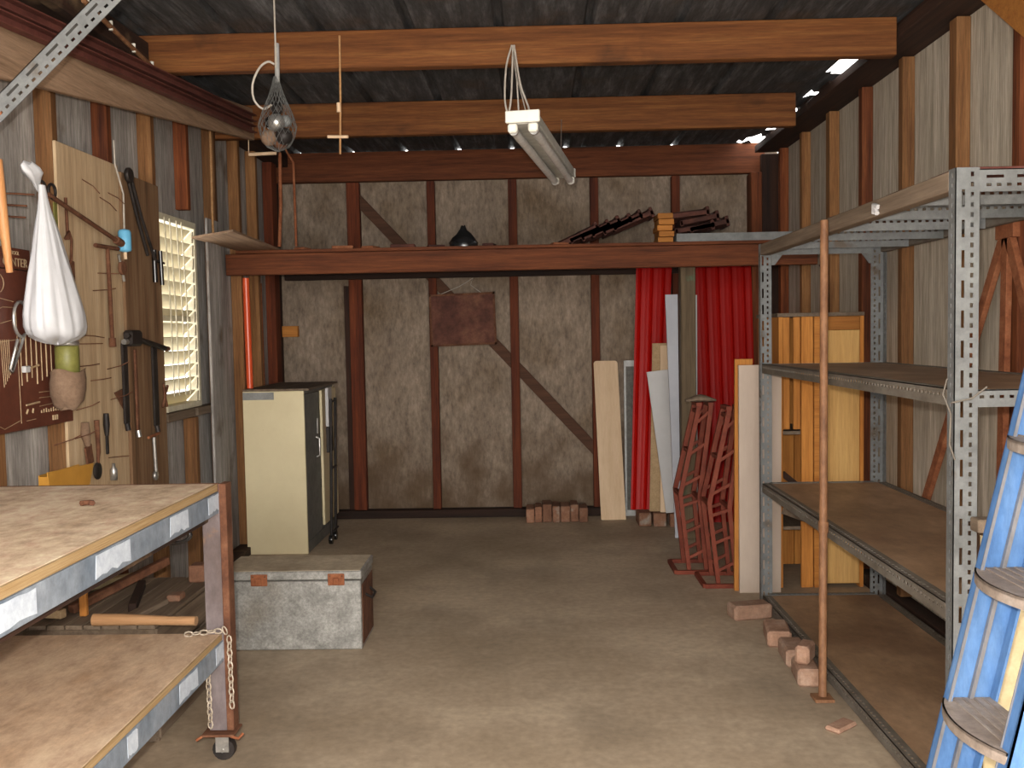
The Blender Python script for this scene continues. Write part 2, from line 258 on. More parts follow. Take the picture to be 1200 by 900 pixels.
# ------------------------------------------------------------------ mesh builder (everything in metres, room coordinates)
def V(*a): return Vector(a)
class MB:
    def __init__(s): s.v = []; s.f = []; s.smooth = []
    def add(s, vs, fs, smooth=False):
        o = len(s.v); s.v += [Vector(p) for p in vs]
        for f in fs: s.f.append([i + o for i in f]); s.smooth.append(smooth)
        return s
    def box(s, x0, x1, y0, y1, z0, z1, c=0.0, M=None):
        if c:
            c = min(c, 0.45 * min(abs(x1 - x0), abs(y1 - y0), abs(z1 - z0)))
            bm = bmesh.new(); bmesh.ops.create_cube(bm, size=1)
            for v in bm.verts:
                v.co = Vector(((x0 + x1) / 2 + v.co.x * (x1 - x0), (y0 + y1) / 2 + v.co.y * (y1 - y0), (z0 + z1) / 2 + v.co.z * (z1 - z0)))
            bmesh.ops.bevel(bm, geom=bm.edges[:], offset=c, segments=1, affect='EDGES')
            bm.verts.index_update()
            vs = [v.co.copy() for v in bm.verts]; fs = [[v.index for v in f.verts] for f in bm.faces]
            bm.free()
        else:
            vs = [V(x, y, z) for x in (x0, x1) for y in (y0, y1) for z in (z0, z1)]
            fs = [(0, 1, 3, 2), (4, 6, 7, 5), (0, 4, 5, 1), (2, 3, 7, 6), (0, 2, 6, 4), (1, 5, 7, 3)]
        if M is not None: vs = [M @ v for v in vs]
        return s.add(vs, fs)
    def bar(s, p, q, a, b, up=(0, 0, 1), c=0.0):
        """box from p to q, a wide across, b deep along 'up'"""
        p, q = Vector(p), Vector(q); d = (q - p); L = d.length; d = d / L
        up = Vector(up)
        if abs(d.dot(up)) > 0.98: up = Vector((0, 1, 0)) if abs(d.y) < 0.9 else Vector((1, 0, 0))
        x = d.cross(up).normalized(); u = x.cross(d).normalized()
        M = Matrix((x, d, u)).transposed().to_4x4(); M.translation = p
        return s.box(-a / 2, a / 2, 0, L, -b / 2, b / 2, c, M)
    def tube(s, pts, r, n=8, r2=None, closed=False):
        pts = [Vector(p) for p in pts]; N = len(pts)
        rr = r if isinstance(r, (list, tuple)) else [r + ((r2 - r) * i / max(1, N - 1) if r2 is not None else 0) for i in range(N)]
        d0 = (pts[1] - pts[0]).normalized()
        ref = Vector((0, 0, 1)) if abs(d0.z) < 0.9 else Vector((1, 0, 0))
        x = d0.cross(ref).normalized(); vs = []
        for i, p in enumerate(pts):
            if closed: d = (pts[(i + 1) % N] - pts[i - 1]).normalized()
            else: d = (pts[min(i + 1, N - 1)] - pts[max(i - 1, 0)]).normalized()
            x = (x - d * x.dot(d)).normalized(); y = d.cross(x)
            vs += [p + rr[i] * (math.cos(2 * PI * k / n) * x + math.sin(2 * PI * k / n) * y) for k in range(n)]
        fs = []
        for i in range(N if closed else N - 1):
            j = (i + 1) % N
            for k in range(n): fs.append((i * n + k, i * n + (k + 1) % n, j * n + (k + 1) % n, j * n + k))
        s.add(vs, fs, True)
        if not closed: s.add(vs[:n], [list(range(n))[::-1]]); s.add(vs[-n:], [list(range(n))])
        return s
    def prism(s, poly, d):
        """extrude a planar polygon (list of points) by vector d"""
        poly = [Vector(p) for p in poly]; d = Vector(d); n = len(poly)
        return s.add(poly + [p + d for p in poly], [list(range(n))[::-1], list(range(n, 2 * n))] + [(i, (i + 1) % n, (i + 1) % n + n, i + n) for i in range(n)])
    def loft(s, rings, cap=True, smooth=True):
        n = len(rings[0]); vs = [p for r in rings for p in r]
        fs = [(i * n + k, i * n + (k + 1) % n, (i + 1) * n + (k + 1) % n, (i + 1) * n + k) for i in range(len(rings) - 1) for k in range(n)]
        s.add(vs, fs, smooth)
        if cap: s.add(rings[0], [list(range(n))[::-1]]); s.add(rings[-1], [list(range(n))])
        return s
    def lathe(s, c, prof, n=16, axis='z'):
        c = Vector(c); rings = []
        for r, h in prof:
            ring = []
            for k in range(n):
                a = 2 * PI * k / n; u, v = r * math.cos(a), r * math.sin(a)
                ring.append(c + {'z': V(u, v, h), 'y': V(u, h, v), 'x': V(h, u, v)}[axis])
            rings.append(ring)
        return s.loft(rings)
    def mesh(s, name, mat, off):
        me = bpy.data.meshes.new(name)
        me.from_pydata([v - off for v in s.v], [], s.f)
        me.polygons.foreach_set('use_smooth', s.smooth)
        me.materials.append(mat); me.update()
        bm = bmesh.new(); bm.from_mesh(me); bmesh.ops.recalc_face_normals(bm, faces=bm.faces[:]); bm.to_mesh(me); bm.free()
        return me
WPOS = {}
def build(mb, name, mat, parent=None, label=None, cat=None, group=None, kind=None):
    if parent is not None:
        root = parent; off = WPOS[root.name]
    else:
        xs = [v.x for v in mb.v]; ys = [v.y for v in mb.v]; zs = [v.z for v in mb.v]
        off = V((min(xs) + max(xs)) / 2, (min(ys) + max(ys)) / 2, min(zs)) if kind != 'structure' else V(0, 0, 0)
    o = bpy.data.objects.new(name, mb.mesh(name, mat, off)); COL.objects.link(o)
    if parent is not None: o.parent = parent
    else: o.location = off
    WPOS[o.name] = off
    if label: o['label'] = label
    if cat: o['category'] = cat
    if group: o['group'] = group
    if kind: o['kind'] = kind
    return o
def thing(name, label, cat, loc, group=None):
    o = bpy.data.objects.new(name, None); COL.objects.link(o); o.empty_display_size = 0.05
    o.location = loc; WPOS[o.name] = Vector(loc); o['label'] = label; o['category'] = cat
    if group: o['group'] = group
    return o
def sm(pts, k=6):
    P = [Vector(p) for p in pts]; P = [P[0]] + P + [P[-1]]; out = []
    for i in range(1, len(P) - 2):
        for j in range(k):
            t = j / k; a, b_, c, d = P[i - 1], P[i], P[i + 1], P[i + 2]
            out.append(.5 * ((2 * b_) + (c - a) * t + (2 * a - 5 * b_ + 4 * c - d) * t * t + (3 * b_ - a - 3 * c + d) * t ** 3))
    return out + [P[-1]]
def arc(c, r, a0, a1, n, plane='xz', sx=1, sy=1):
    out = []
    for i in range(n + 1):
        a = a0 + (a1 - a0) * i / n; u, v = r * sx * math.cos(a), r * sy * math.sin(a)
        out.append(Vector(c) + {'xz': V(u, 0, v), 'yz': V(0, u, v), 'xy': V(u, v, 0)}[plane])
    return out

# ================================================================== THE SETTING
XL, XR, YB, ZR = -1.87, 1.80, 6.95, 2.69
build(MB().box(-2.6, 2.6, -5.0, 7.3, -0.12, 0.0), 'floor', FLOOR, kind='structure')

# back wall
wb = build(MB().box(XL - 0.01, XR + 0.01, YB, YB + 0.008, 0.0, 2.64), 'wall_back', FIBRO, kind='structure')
for x0, x1, m in ((-1.335, -1.24, BACK_Z), (-0.748, -0.69, BACK_Z), (-0.155, -0.092, BACK_Z), (0.44, 0.50, BACK_Z), (1.03, 1.09, BACK_Z)):
    mb = MB().box(x0, x1, 6.88, 6.945, 0.062, 2.47, 0.003); build(mb, 'stud', m, wb)
build(MB().box(-1.375, -1.337, 6.90, 6.948, 0.062, 1.72, 0.002), 'stud', DARK_Z, wb)  # dark strip standing in for the shadow left of the first stud
build(MB().box(XL + .07, 1.58, 6.86, 6.948, 0.0, 0.06, 0.004), 'bottom_plate', DARK_X, wb)
build(MB().box(XL, XR, 6.95, 6.99, 2.64, 2.678), 'roof_batten', DARK_X, wb)
p, q = V(-1.27, 6.925, 2.365), V(0.47, 6.925, 0.47)
build(MB().bar(p, q, 0.035, 0.075, up=(0, 0, 1), c=0.002), 'diagonal_brace', BRACE, wb)
build(MB().box(1.585, 1.66, 6.80, 6.945, 0, 2.47, 0.003), 'corner_stud', STUD_Z, wb)
build(MB().box(1.665, 1.79, 6.82, 6.945, 0, 2.6, 0.003), 'corner_stud', DARK_Z, wb)
build(MB().box(-1.84, -1.725, 6.90, 6.948, 1.355, 1.435, 0.002), 'nailing_block', ORANGE_X, wb)

# left wall with its window opening
def side_sheet(x0, x1, y0, y1, joints, oy=None, oz=None):
    mb = MB(); js = [y0] + joints + [y1]
    return js
wl = MB()
oy0, oy1, oz0, oz1 = 4.62, 5.16, 0.985, 1.985
for a, b_, z0, z1 in ((-0.4, oy0, 0, 2.66), (oy1, 7.0, 0, 2.66), (oy0, oy1, 0, oz0), (oy0, oy1, oz1, 2.66)):
    wl.box(XL - 0.008, XL, a, b_, z0, z1)
wl = build(wl, 'wall_left', FIBRO_LEFT, kind='structure')
for i, y in enumerate((0.35, 0.82, 1.3, 1.76, 2.23, 2.70, 3.15, 3.60, 4.07, 4.54, 5.00, 5.43, 5.88, 6.25)):
    z1 = 2.58
    m = (WALL_Z, WALL_Z, STUD_Z)[i % 3] if i != 11 else WALL_Z
    if y == 5.00:
        build(MB().box(XL + .002, -1.80, y - .045, y, oz1 + .05, z1, 0.003), 'stud', STUD_Z, wl)
        build(MB().box(XL + .002, -1.80, y - .045, y, 0.05, oz0 - .05, 0.003), 'stud', WALL_Z, wl)
    else:
        build(MB().box(XL + .002, -1.80, y - .045, y, 0.05, z1, 0.003), 'stud', m, wl)
build(MB().box(XL + .002, -1.80, 6.60, 6.72, 0.05, 2.58, 0.003), 'stud', BACK_Z, wl)
build(MB().box(XL + .002, -1.842, 6.74, 6.94, 0.05, 2.58, 0.003), 'corner_post', DARK_Z, wl)
build(MB().box(XL + .002, -1.775, -0.4, 6.94, 0.0, 0.05, 0.003), 'bottom_plate', DARK_Y, wl)
build(MB().box(XL + .002, -1.75, -0.4, 6.86, 2.585, 2.68, 0.003), 'top_plate', DARK_Y, wl)
build(MB().box(XL + .002, -1.80, 4.585, 4.955, oz0 - .045, oz0 - .003, 0.002), 'sill_noggin', GREYWOOD_Y, wl)
build(MB().box(XL + .002, -1.80, 5.005, 5.385, oz0 - .045, oz0 - .003, 0.002), 'sill_noggin', GREYWOOD_Y, wl)
# wide lining boards nailed over the studs
pb = build(MB().box(-1.797, -1.785, 3.55, 4.085, 0.70, 2.11, 0.002), 'lining_board', PLY_LIGHT, wl)
pb['label'] = 'pale plywood sheet full of nails'
bb = build(MB().box(-1.797, -1.775, 4.09, 4.50, 0.60, 2.085, 0.003), 'lining_board', BOARD_BROWN, wl)
bb['label'] = 'brown stained wide board'
build(MB().box(-1.797, -1.782, 5.19, 5.385, 0.05, 2.02, 0.003), 'lining_board', FIBRO_LEFT, wl)
nl = MB()
for y, z, dy, dz in ((3.648, 1.377, .17, -.014), (3.65, 1.34, .14, 0), (3.64, 1.25, .1, .01), (3.85, 1.63, .10, .0), (3.80, 1.555, .12, .012), (3.62, 1.08, .11, .03), (3.75, 1.19, .08, .01), (3.9, 1.23, .12, .03), (3.92, 1.1, .13, .03), (3.60, .97, .09, .03), (3.45, .965, .12, .03), (3.75, 2.0, .02, -.06), (3.9, 1.95, .015, -.06), (3.88, .86, .1, 0), (3.98, 1.98, .01, -.05)):
    nl.tube([(-1.79, y, z), (-1.745, y + dy * .45, z + dz * .5), (-1.72, y + dy * .6, z + dz)], 0.0022, 5)
n_ = build(nl, 'nail', RUST, wl); n_['kind'] = 'stuff'

# window
win = build(MB().box(XL - .03, XL + .035, oy0, oy0 + .03, oz0, oz1, .002).box(XL - .03, XL + .035, oy1 - .03, oy1, oz0, oz1, .002)
            .box(XL - .03, XL + .035, oy0 + .03, oy1 - .03, oz1 - .035, oz1, .002).box(XL - .03, XL + .045, oy0 + .03, oy1 - .03, oz0, oz0 + .03, .002), 'window_1', LOUVRE_FRAME, kind='structure')
build(MB().box(XL - .02, XL + .01, oy0 + .03, oy1 - .03, oz0 + .46, oz0 + .49, .002), 'transom', LOUVRE_FRAME, win)
zs = [oz0 + .055 + i * .072 for i in range(13)]
for z in zs:
    M = Matrix.Translation((XL - .01, 0, z)) @ Euler((0, math.radians(-48), 0)).to_matrix().to_4x4()
    build(MB().box(-.046, .046, oy0 + .034, oy1 - .06, -.003, .003, 0, M), 'louvre_blade', LOUVRE, win)
    build(MB().prism([(XL + .03, oy1 - .06, z - .03), (XL - .03, oy1 - .06, z - .03), (XL + .034, oy1 - .06, z + .03)], (0, .02, 0)), 'blade_bracket', LOUVRE_FRAME, win)
for y in (4.70, 4.77, 4.86, 4.93):
    build(MB().tube([(XL + .04, y, oz1 - .02), (XL + .045, y + .03, 1.5), (XL + .04, y + .05, 1.06)], 0.004, 6), 'hanging_cord', LOUVRE_FRAME, win)

# right wall
wr = build(MB().box(XR, XR + .008, -0.4, 7.0, 0, 2.62), 'wall_right', FIBRO_SIDE, kind='structure')
for i, y in enumerate((0.3, 0.85, 1.37, 1.9, 2.42, 2.92, 3.46, 3.975, 4.51, 5.05, 5.60, 6.14, 6.66)):
    wid = (.055, .07, .05)[i % 3]
    build(MB().box(1.74, XR - .002, y - wid, y, 0.06, 2.60, 0.003), 'stud', WALL_Z if i % 3 else STUD_Z, wr)
build(MB().box(1.72, XR - .002, -0.4, 6.80, 0.0, 0.055, 0.003), 'bottom_plate', DARK_Y, wr)
build(MB().box(1.61, XR + .02, -0.4, 6.80, 2.605, 2.655, 0.004), 'top_plate', DARK_Y, wr)
# packing blocks between plate and roof, with the gaps that let the sky in
for y0, y1 in ((-0.4, 1.2), (1.22, 3.0), (3.02, 4.70), (5.22, 5.41), (5.61, 5.84), (6.48, 6.62)):
    build(MB().box(1.64, XR + .01, y0, y1, 2.657, 2.692 if y0 < 4.5 else 2.70, 0.002), 'packing_block', DARK_Y, wr)
# high orange brace near the front
build(MB().bar((1.70, 3.56, 2.60), (1.70, 2.0, 1.43), 0.03, 0.11, c=.002), 'diagonal_brace', ORANGE_X, wr)

# roof: ribbed iron on purlins
def roof():
    mb = MB(); xs = []
    x = XL - .12; ribs = [-0.51 + .39 * k for k in range(-4, 7)]
    pts = [(XL - .15, 0)]
    for rx in ribs:
        if rx + .03 > XR - .37: break
        if rx - .03 < XL - .15: continue
        pts += [(rx - .024, 0), (rx - .011, .03), (rx + .011, .03), (rx + .024, 0)]
        for k in (.33, .66):
            mx_ = rx + .39 * k
            if mx_ < XR - .40: pts += [(mx_ - .02, 0), (mx_ - .012, .003), (mx_ + .012, .003), (mx_ + .02, 0)]
    pts += [(XR - .37, 0), (XR - .31, 0), (XR - .27, 0), (XR - .235, 0), (XR - .20, .001), (XR - .17, .002), (XR - .01, .004), (XR + .1, .01), (XR + .16, .012)]
    ys = [-0.45, 1.2, 2.6, 3.9, 4.64, 4.76, 4.88, 5.0, 5.12, 5.25, 5.40, 5.52, 5.7, 5.86, 6.0, 6.15, 6.3, 6.5, 6.64, 6.76, 6.84, 6.94, 7.02]
    def lift(x, y):
        return 0
        k = min(1, (x - XR + .24) / .07)
        g = 0
        for c, wd, h in ((4.95, .33, .075), (5.50, .13, .045), (6.16, .40, .065), (6.78, .22, .05)):
            g = max(g, h * max(0, 1 - ((y - c) / wd) ** 2))
        return k * g
    rows = []
    for y in ys: rows.append([V(px, y + (.07 * math.sin(px * 60 + y * 9) if 4 < y < 6.9 and 1.5 < px < 1.7 else 0), ZR + pz) for px, pz in pts])
    n = len(pts); vs = [p for r in rows for p in r]
    def gone(i, k):
        ym = (ys[i] + ys[i + 1]) / 2; x = pts[k][0]
        for y0, y1, xs_ in ((4.64, 4.76, 1.59), (4.76, 5.0, 1.555), (5.0, 5.12, 1.59), (5.40, 5.52, 1.59), (5.86, 6.0, 1.59), (6.0, 6.3, 1.555), (6.3, 6.5, 1.59), (6.64, 6.76, 1.52), (6.76, 6.84, 1.48)):
            if y0 < ym < y1 and x > xs_ and x < 1.77: return True
        return False
    fs = [(i * n + k, i * n + k + 1, (i + 1) * n + k + 1, (i + 1) * n + k) for i in range(len(ys) - 1) for k in range(n - 1) if not gone(i, k)]
    top = [p + V(0, 0, .0015) for p in vs]; o = len(vs)
    mb.add(vs, fs); mb.add(top, fs)
    return mb
ceil = build(roof(), 'ceiling', ROOF, kind='structure')
for y, z0 in ((0.3, 2.60), (1.6, 2.575), (2.9, 2.55), (4.163, 2.524), (5.43, 2.499), (6.87, 2.475)):
    build(MB().box(-1.86, 1.60 if y < 5 else (1.52 if y < 6 else 1.70), y, y + .06, z0, ZR - .003, 0.004), 'purlin', PURLIN if y < 6.5 else BEAM_X, ceil)

# ================================================================== LOFT SHELF
loft = thing('loft_shelf', 'long red-brown timber loft shelf spanning the back of the shed', 'shelf', (0, 5.75, 1.73))
LZ = 1.884
build(MB().box(-1.86, 1.73, 5.72, 5.77, 1.735, 1.864, .004), 'front_beam', BEAM_X, loft)
build(MB().box(-1.79, 1.58, 6.82, 6.878, 1.765, 1.864, .003), 'ledger', DARK_X, loft)
yy = 5.70
while yy < 6.78:
    build(MB().box(-1.79, 1.58, yy, yy + .128, 1.865, LZ, .002), 'plank', BEAM_X, loft); yy += .134
po = build(MB().box(.955, 1.05, 6.03, 6.12, 0, 1.864, .005), 'support_post', GREYWOOD_Z, loft); po['label'] = 'weathered grey post with green paint smears'

def loft_tile(x, y, z, tilt, L_=.26, W_=.22):
    M = Matrix.Translation((x, y, z)) @ Euler((0, math.radians(-tilt), 0)).to_matrix().to_4x4()
    prof = [((k / 8 - .5) * W_, .013 * math.sin(k / 8 * 2 * PI)) for k in range(9)]
    top = [M @ V(-L_ / 2, y_, z_ + .013) for y_, z_ in prof]; bot = [M @ V(-L_ / 2, y_, z_ - .013) for y_, z_ in prof][::-1]
    mb = MB().prism(top + bot, M.to_3x3() @ V(L_, 0, 0))
    mb.box(L_ / 2 - .022, L_ / 2, -W_ / 2, W_ / 2, -.03, .034, .004, M)
    mb.box(-L_ / 2, -L_ / 2 + .018, -W_ / 2, W_ / 2, -.020, .014, .003, M)
    return mb
WH = ('leftmost and lowest', 'second from the left', 'third from the left', 'fourth from the left', 'fifth from the left', 'topmost, against the orange offcuts')
for i in range(6):
    u = i / 5.0
    t = build(loft_tile(.30 + .33 * u, 5.86, LZ + .055 + .085 * u, 25 - 3 * (i % 2)), 'roof_tile', TILE)
    t['label'] = 'dark clay roof tile in the slanting loft pile, ' + WH[i]; t['category'] = 'roof tile'; t['group'] = 'roof tiles leaning in a pile on the loft shelf'
for i, (x, z, tl) in enumerate(((1.00, .085, 8), (1.09, .100, 12), (1.03, .137, 10), (.97, .170, 6))):
    t = build(loft_tile(x, 5.86, LZ + z, tl, .24), 'roof_tile', TILE)
    t['label'] = 'dark clay roof tile above the grey metal tray, ' + ('lowest of the four', 'rightmost of the four', 'third from the bottom', 'topmost of the four')[i]
    t['category'] = 'roof tile'; t['group'] = 'roof tiles over the grey tray on the loft shelf'
for i in range(5):
    dx = (0, .006, -.004, .005, 0)[i]
    t = build(MB().box(.775 + dx, .868 + dx, 5.74, 5.95, LZ + .001 + i * .036, LZ + .034 + i * .036, .003), 'timber_offcut', ORANGE_X)
    t['label'] = 'orange timber offcut on the loft shelf, ' + ('bottom of the stack of five', 'second from the bottom of the stack', 'middle of the stack of five', 'second from the top of the stack', 'top of the stack of five')[i]
    t['category'] = 'offcut'; t['group'] = 'stack of orange offcuts on the loft shelf'
tr = thing('metal_tray', 'long dull grey metal tray on the right end of the loft shelf', 'tray', (1.25, 5.85, LZ))
build(MB().box(.89, 1.57, 5.72, 5.98, LZ + .001, LZ + .007), 'base', GREYSHEET, tr)
build(MB().box(.89, 1.57, 5.716, 5.722, LZ + .001, LZ + .05, .001).box(.89, 1.57, 5.98, 5.986, LZ + .001, LZ + .05, .001).box(.884, .89, 5.716, 5.986, LZ + .001, LZ + .05).box(1.57, 1.576, 5.716, 5.986, LZ + .001, LZ + .05), 'rim', GREYSHEET, tr)
# black bag
mb = MB(); rings = []
for i, (h, r) in enumerate(((0, .085), (.03, .09), (.06, .07), (.085, .045), (.11, .022), (.135, .012))):
    rings.append([V(-.41 + r * 1.0 * math.cos(a) * (1 + .12 * noise.noise(V(math.cos(a) * 3, math.sin(a) * 3, h * 20))), 5.83 + r * .8 * math.sin(a), LZ + .001 + h + .012 * noise.noise(V(a * 2, h * 30, 1)) * (h > 0)) for a in [2 * PI * k / 14 for k in range(14)]])
mb.loft(rings)
build(mb, 'plastic_bag', BLACKPLASTIC, label='small knotted shiny black plastic bag on the loft shelf', cat='bag')
# broken tiles and offcuts along the front edge of the loft
for x, wd, h, ang in ((-1.40, .07, .016, -4), (-1.15, .13, .02, 2), (-.98, .08, .016, -6), (-.78, .15, .022, 1), (-.58, .10, .014, 5), (-.25, .07, .018, -3), (.18, .1, .014, 4)):
    M = Matrix.Translation((x, 5.79, LZ + .001)) @ Euler((0, 0, math.radians(ang * 3))).to_matrix().to_4x4()
    t = build(MB().box(-wd / 2, wd / 2, -.05, .05, 0, h, .003, M), 'tile_fragment', TILE if ang % 2 else RUSTORANGE)
    k = (-1.40, -1.15, -.98, -.78, -.58, -.25, .18).index(x)
    t['label'] = 'broken tile piece on the loft edge, ' + ('leftmost, beside the grey board', 'second from the left', 'third from the left', 'fourth and widest', 'just left of the black bag', 'just right of the black bag', 'rightmost, left of the slanting tiles')[k]
    t['category'] = 'tile fragment'; t['group'] = 'broken tile pieces along the loft shelf edge'
# loose board over the left end of the loft
t = build(MB().prism([(-1.80, 5.00, LZ + .002), (-1.49, 4.72, LZ + .002), (-1.55, 6.0, LZ + .002), (-1.78, 6.1, LZ + .002)], (0, 0, .012)), 'loose_board', PLANKBROWN, label='loose grey-brown board jutting forward from the left end of the loft', cat='board')

# ================================================================== things on the back wall
t = thing('rusty_sheet', 'square rusty sheet metal panel wired to the back wall', 'panel', (-.5, 6.86, 1.27))
M = Matrix.Translation((-.5, 6.862, 1.46)) @ Euler((0, math.radians(-1.5), 0)).to_matrix().to_4x4()
build(MB().box(-.235, .235, -.008, .008, -.185, .185, .002, M), 'sheet', RUSTPANEL, t)
rim = MB()
for a in ((-.24, .24, -.012, .01, .175, .19), (-.24, .24, -.012, .01, -.19, -.175), (-.24, -.225, -.012, .01, -.19, .19), (.225, .24, -.012, .01, -.19, .19)): rim.box(*a, .001, M)
build(rim, 'rim', RUST, t)
build(MB().tube([(-.66, 6.86, 1.645), (-.52, 6.85, 1.70), (-.42, 6.868, 1.76), (-.44, 6.85, 1.71), (-.36, 6.86, 1.65)], .003, 6), 'hanging_wire', CORD, t)

# brick row at the foot of the back wall
bx = -.06
for i in range(7):
    wd = (.062, .055, .07, .058, .072, .06, .066)[i]; h = (.10, .115, .13, .12, .115, .125, .105)[i]
    d = build(MB().box(bx, bx + wd - .004, 6.62 + (i % 3) * .012, 6.82, 0.001, h, .006), 'brick', BRICK)
    d['label'] = 'old clay brick standing at the back wall, ' + ('leftmost of the row', 'second from the left', 'third from the left', 'middle of the row', 'third from the right', 'second from the right', 'rightmost, beside the cream plank')[i]
    d['category'] = 'brick'; d['group'] = 'row of bricks at the back wall'; bx += wd
for i, (x, y) in enumerate(((.72, 6.45), (.82, 6.43), (.93, 6.41), (1.03, 6.43))):
    d = build(MB().box(x, x + .088, y, y + .2, .001, .095, .006), 'brick', BRICK)
    d['label'] = 'brick under the leaning boards, ' + ('leftmost, below the red sheet', 'second from the left', 'third, below the white board', 'rightmost, beside the grey post')[i]
    d['category'] = 'brick'; d['group'] = 'bricks under the leaning boards'

# leaning boards ------------------------------------------------------------
def leaning(name, mat, label, cat, b0, b1, t0, t1, th=.018, rnd=0.0):
    """board with bottom edge b0-b1 and top edge t0-t1; thickness goes away from the camera"""
    b0, b1, t0, t1 = map(Vector, (b0, b1, t0, t1))
    n = (b1 - b0).cross(t0 - b0).normalized()
    if n.y < 0: n = -n
    if rnd:
        poly = [b0, b1]
        ex = (t1 - t0).normalized(); up = (t0 - b0).normalized()
        for i in range(6):
            a = i / 5 * PI / 2; poly.append(t1 - ex * rnd - up * rnd + ex * rnd * math.cos(a) + up * rnd * math.sin(a))
        for i in range(6):
            a = PI / 2 + i / 5 * PI / 2; poly.append(t0 + ex * rnd - up * rnd + ex * rnd * math.cos(a) + up * rnd * math.sin(a))
    else: poly = [b0, b1, t1, t0]
    return build(MB().prism(poly, n * th), name, mat, label=label, cat=cat)
leaning('plank', CREAMPLANK, 'cream rounded-top plank leaning on the back wall', 'plank', (.478, 6.70, .001), (.655, 6.70, .001), (.448, 6.855, 1.14), (.622, 6.855, 1.14), .018, .022)
# fly screen
sc_ = thing('fly_screen', 'narrow white-framed fly screen between cream plank and red sheet', 'screen', (.76, 6.83, 0))
fr = MB()
for a in ((.665, .68, .03, 1.14), (.845, .86, .03, 1.14), (.68, .845, 1.125, 1.14), (.68, .845, .03, .045)): fr.box(a[0], a[1], 6.83, 6.845, a[2] - .028, a[3], .001)
build(fr, 'frame', FRAMEWHITE, sc_)
build(MB().box(.68, .845, 6.837, 6.840, .04, 1.13), 'screen_mesh', MESH, sc_)
def ribbed(name, label, bl, br, tl, tr, ribs):
    bl, br, tl, tr = map(Vector, (bl, br, tl, tr)); N = ribs * 6
    def row(a, b):
        out = []
        ex = (b - a).normalized()
        for i in range(N + 1):
            u = i / N; k = i % 6
            out.append(a + (b - a) * u + V(0, -.010 if k == 2 else (-.0015 if k == 5 else 0), 0))
        return out
    f0, f1 = row(bl, br), row(tl, tr); off = V(0, .0012, 0)
    mb = MB(); n = N + 1
    fs = [(i, i + 1, n + i + 1, n + i) for i in range(N)]
    mb.add(f0 + f1, fs); mb.add([p + off for p in f0 + f1], fs)
    return build(mb, name, REDSHEET, label=label, cat='roofing sheet')
ribbed('roofing_sheet', 'glossy red ribbed roofing sheet leaning left of the grey post', (.675, 6.56, .10), (.90, 6.56, .10), (.76, 6.79, 1.88 - .02), (1.015, 6.79, 1.86), 3)
ribbed('roofing_sheet', 'wider glossy red ribbed roofing sheet right of the grey post', (1.14, 6.56, .002), (1.57, 6.56, .002), (1.12, 6.78, 1.86), (1.575, 6.78, 1.86), 5)
leaning('board', TAN, 'tan chipboard offcut behind the white boards', 'board', (.80, 6.49, .098), (.95, 6.49, .098), (.835, 6.52, 1.265), (.965, 6.52, 1.265), .012)
leaning('board', CREAMPLANK, 'cream board edge between chipboard and bluish board', 'board', (.87, 6.455, .098), (.99, 6.455, .098), (.885, 6.49, 1.25), (.99, 6.49, 1.25), .012)
leaning('board', WHITEBOARD, 'short white melamine board tilted in front of the red sheet', 'board', (.905, 6.42, .098), (1.02, 6.42, .11), (.785, 6.45, 1.07), (.975, 6.45, 1.09), .016)
leaning('board', BLUEWHITE, 'tall narrow bluish-white board against the grey post', 'board', (.915, 6.08, .001), (.95, 6.08, .001), (.872, 6.14, 1.585), (.952, 6.14, 1.585), .018)
leaning('board', WHITEBOARD, 'thin white board edge right of the grey post', 'board', (1.055, 6.16, .001), (1.075, 6.16, .001), (1.057, 6.17, 1.58), (1.083, 6.17, 1.58), .2)
# boards in front of the shelving's far end
leaning('board', GOLD_Z, 'yellow pine board behind the pinkish board at the shelving', 'board', (1.027, 4.815, .001), (1.12, 4.815, .001), (1.03, 4.79, 1.20), (1.12, 4.79, 1.20), .02)
leaning('board', PINKBOARD, 'pinkish cream board standing at far end of steel shelving', 'board', (1.045, 4.775, .001), (1.255, 4.775, .001), (1.040, 4.75, 1.17), (1.255, 4.75, 1.17), .018)

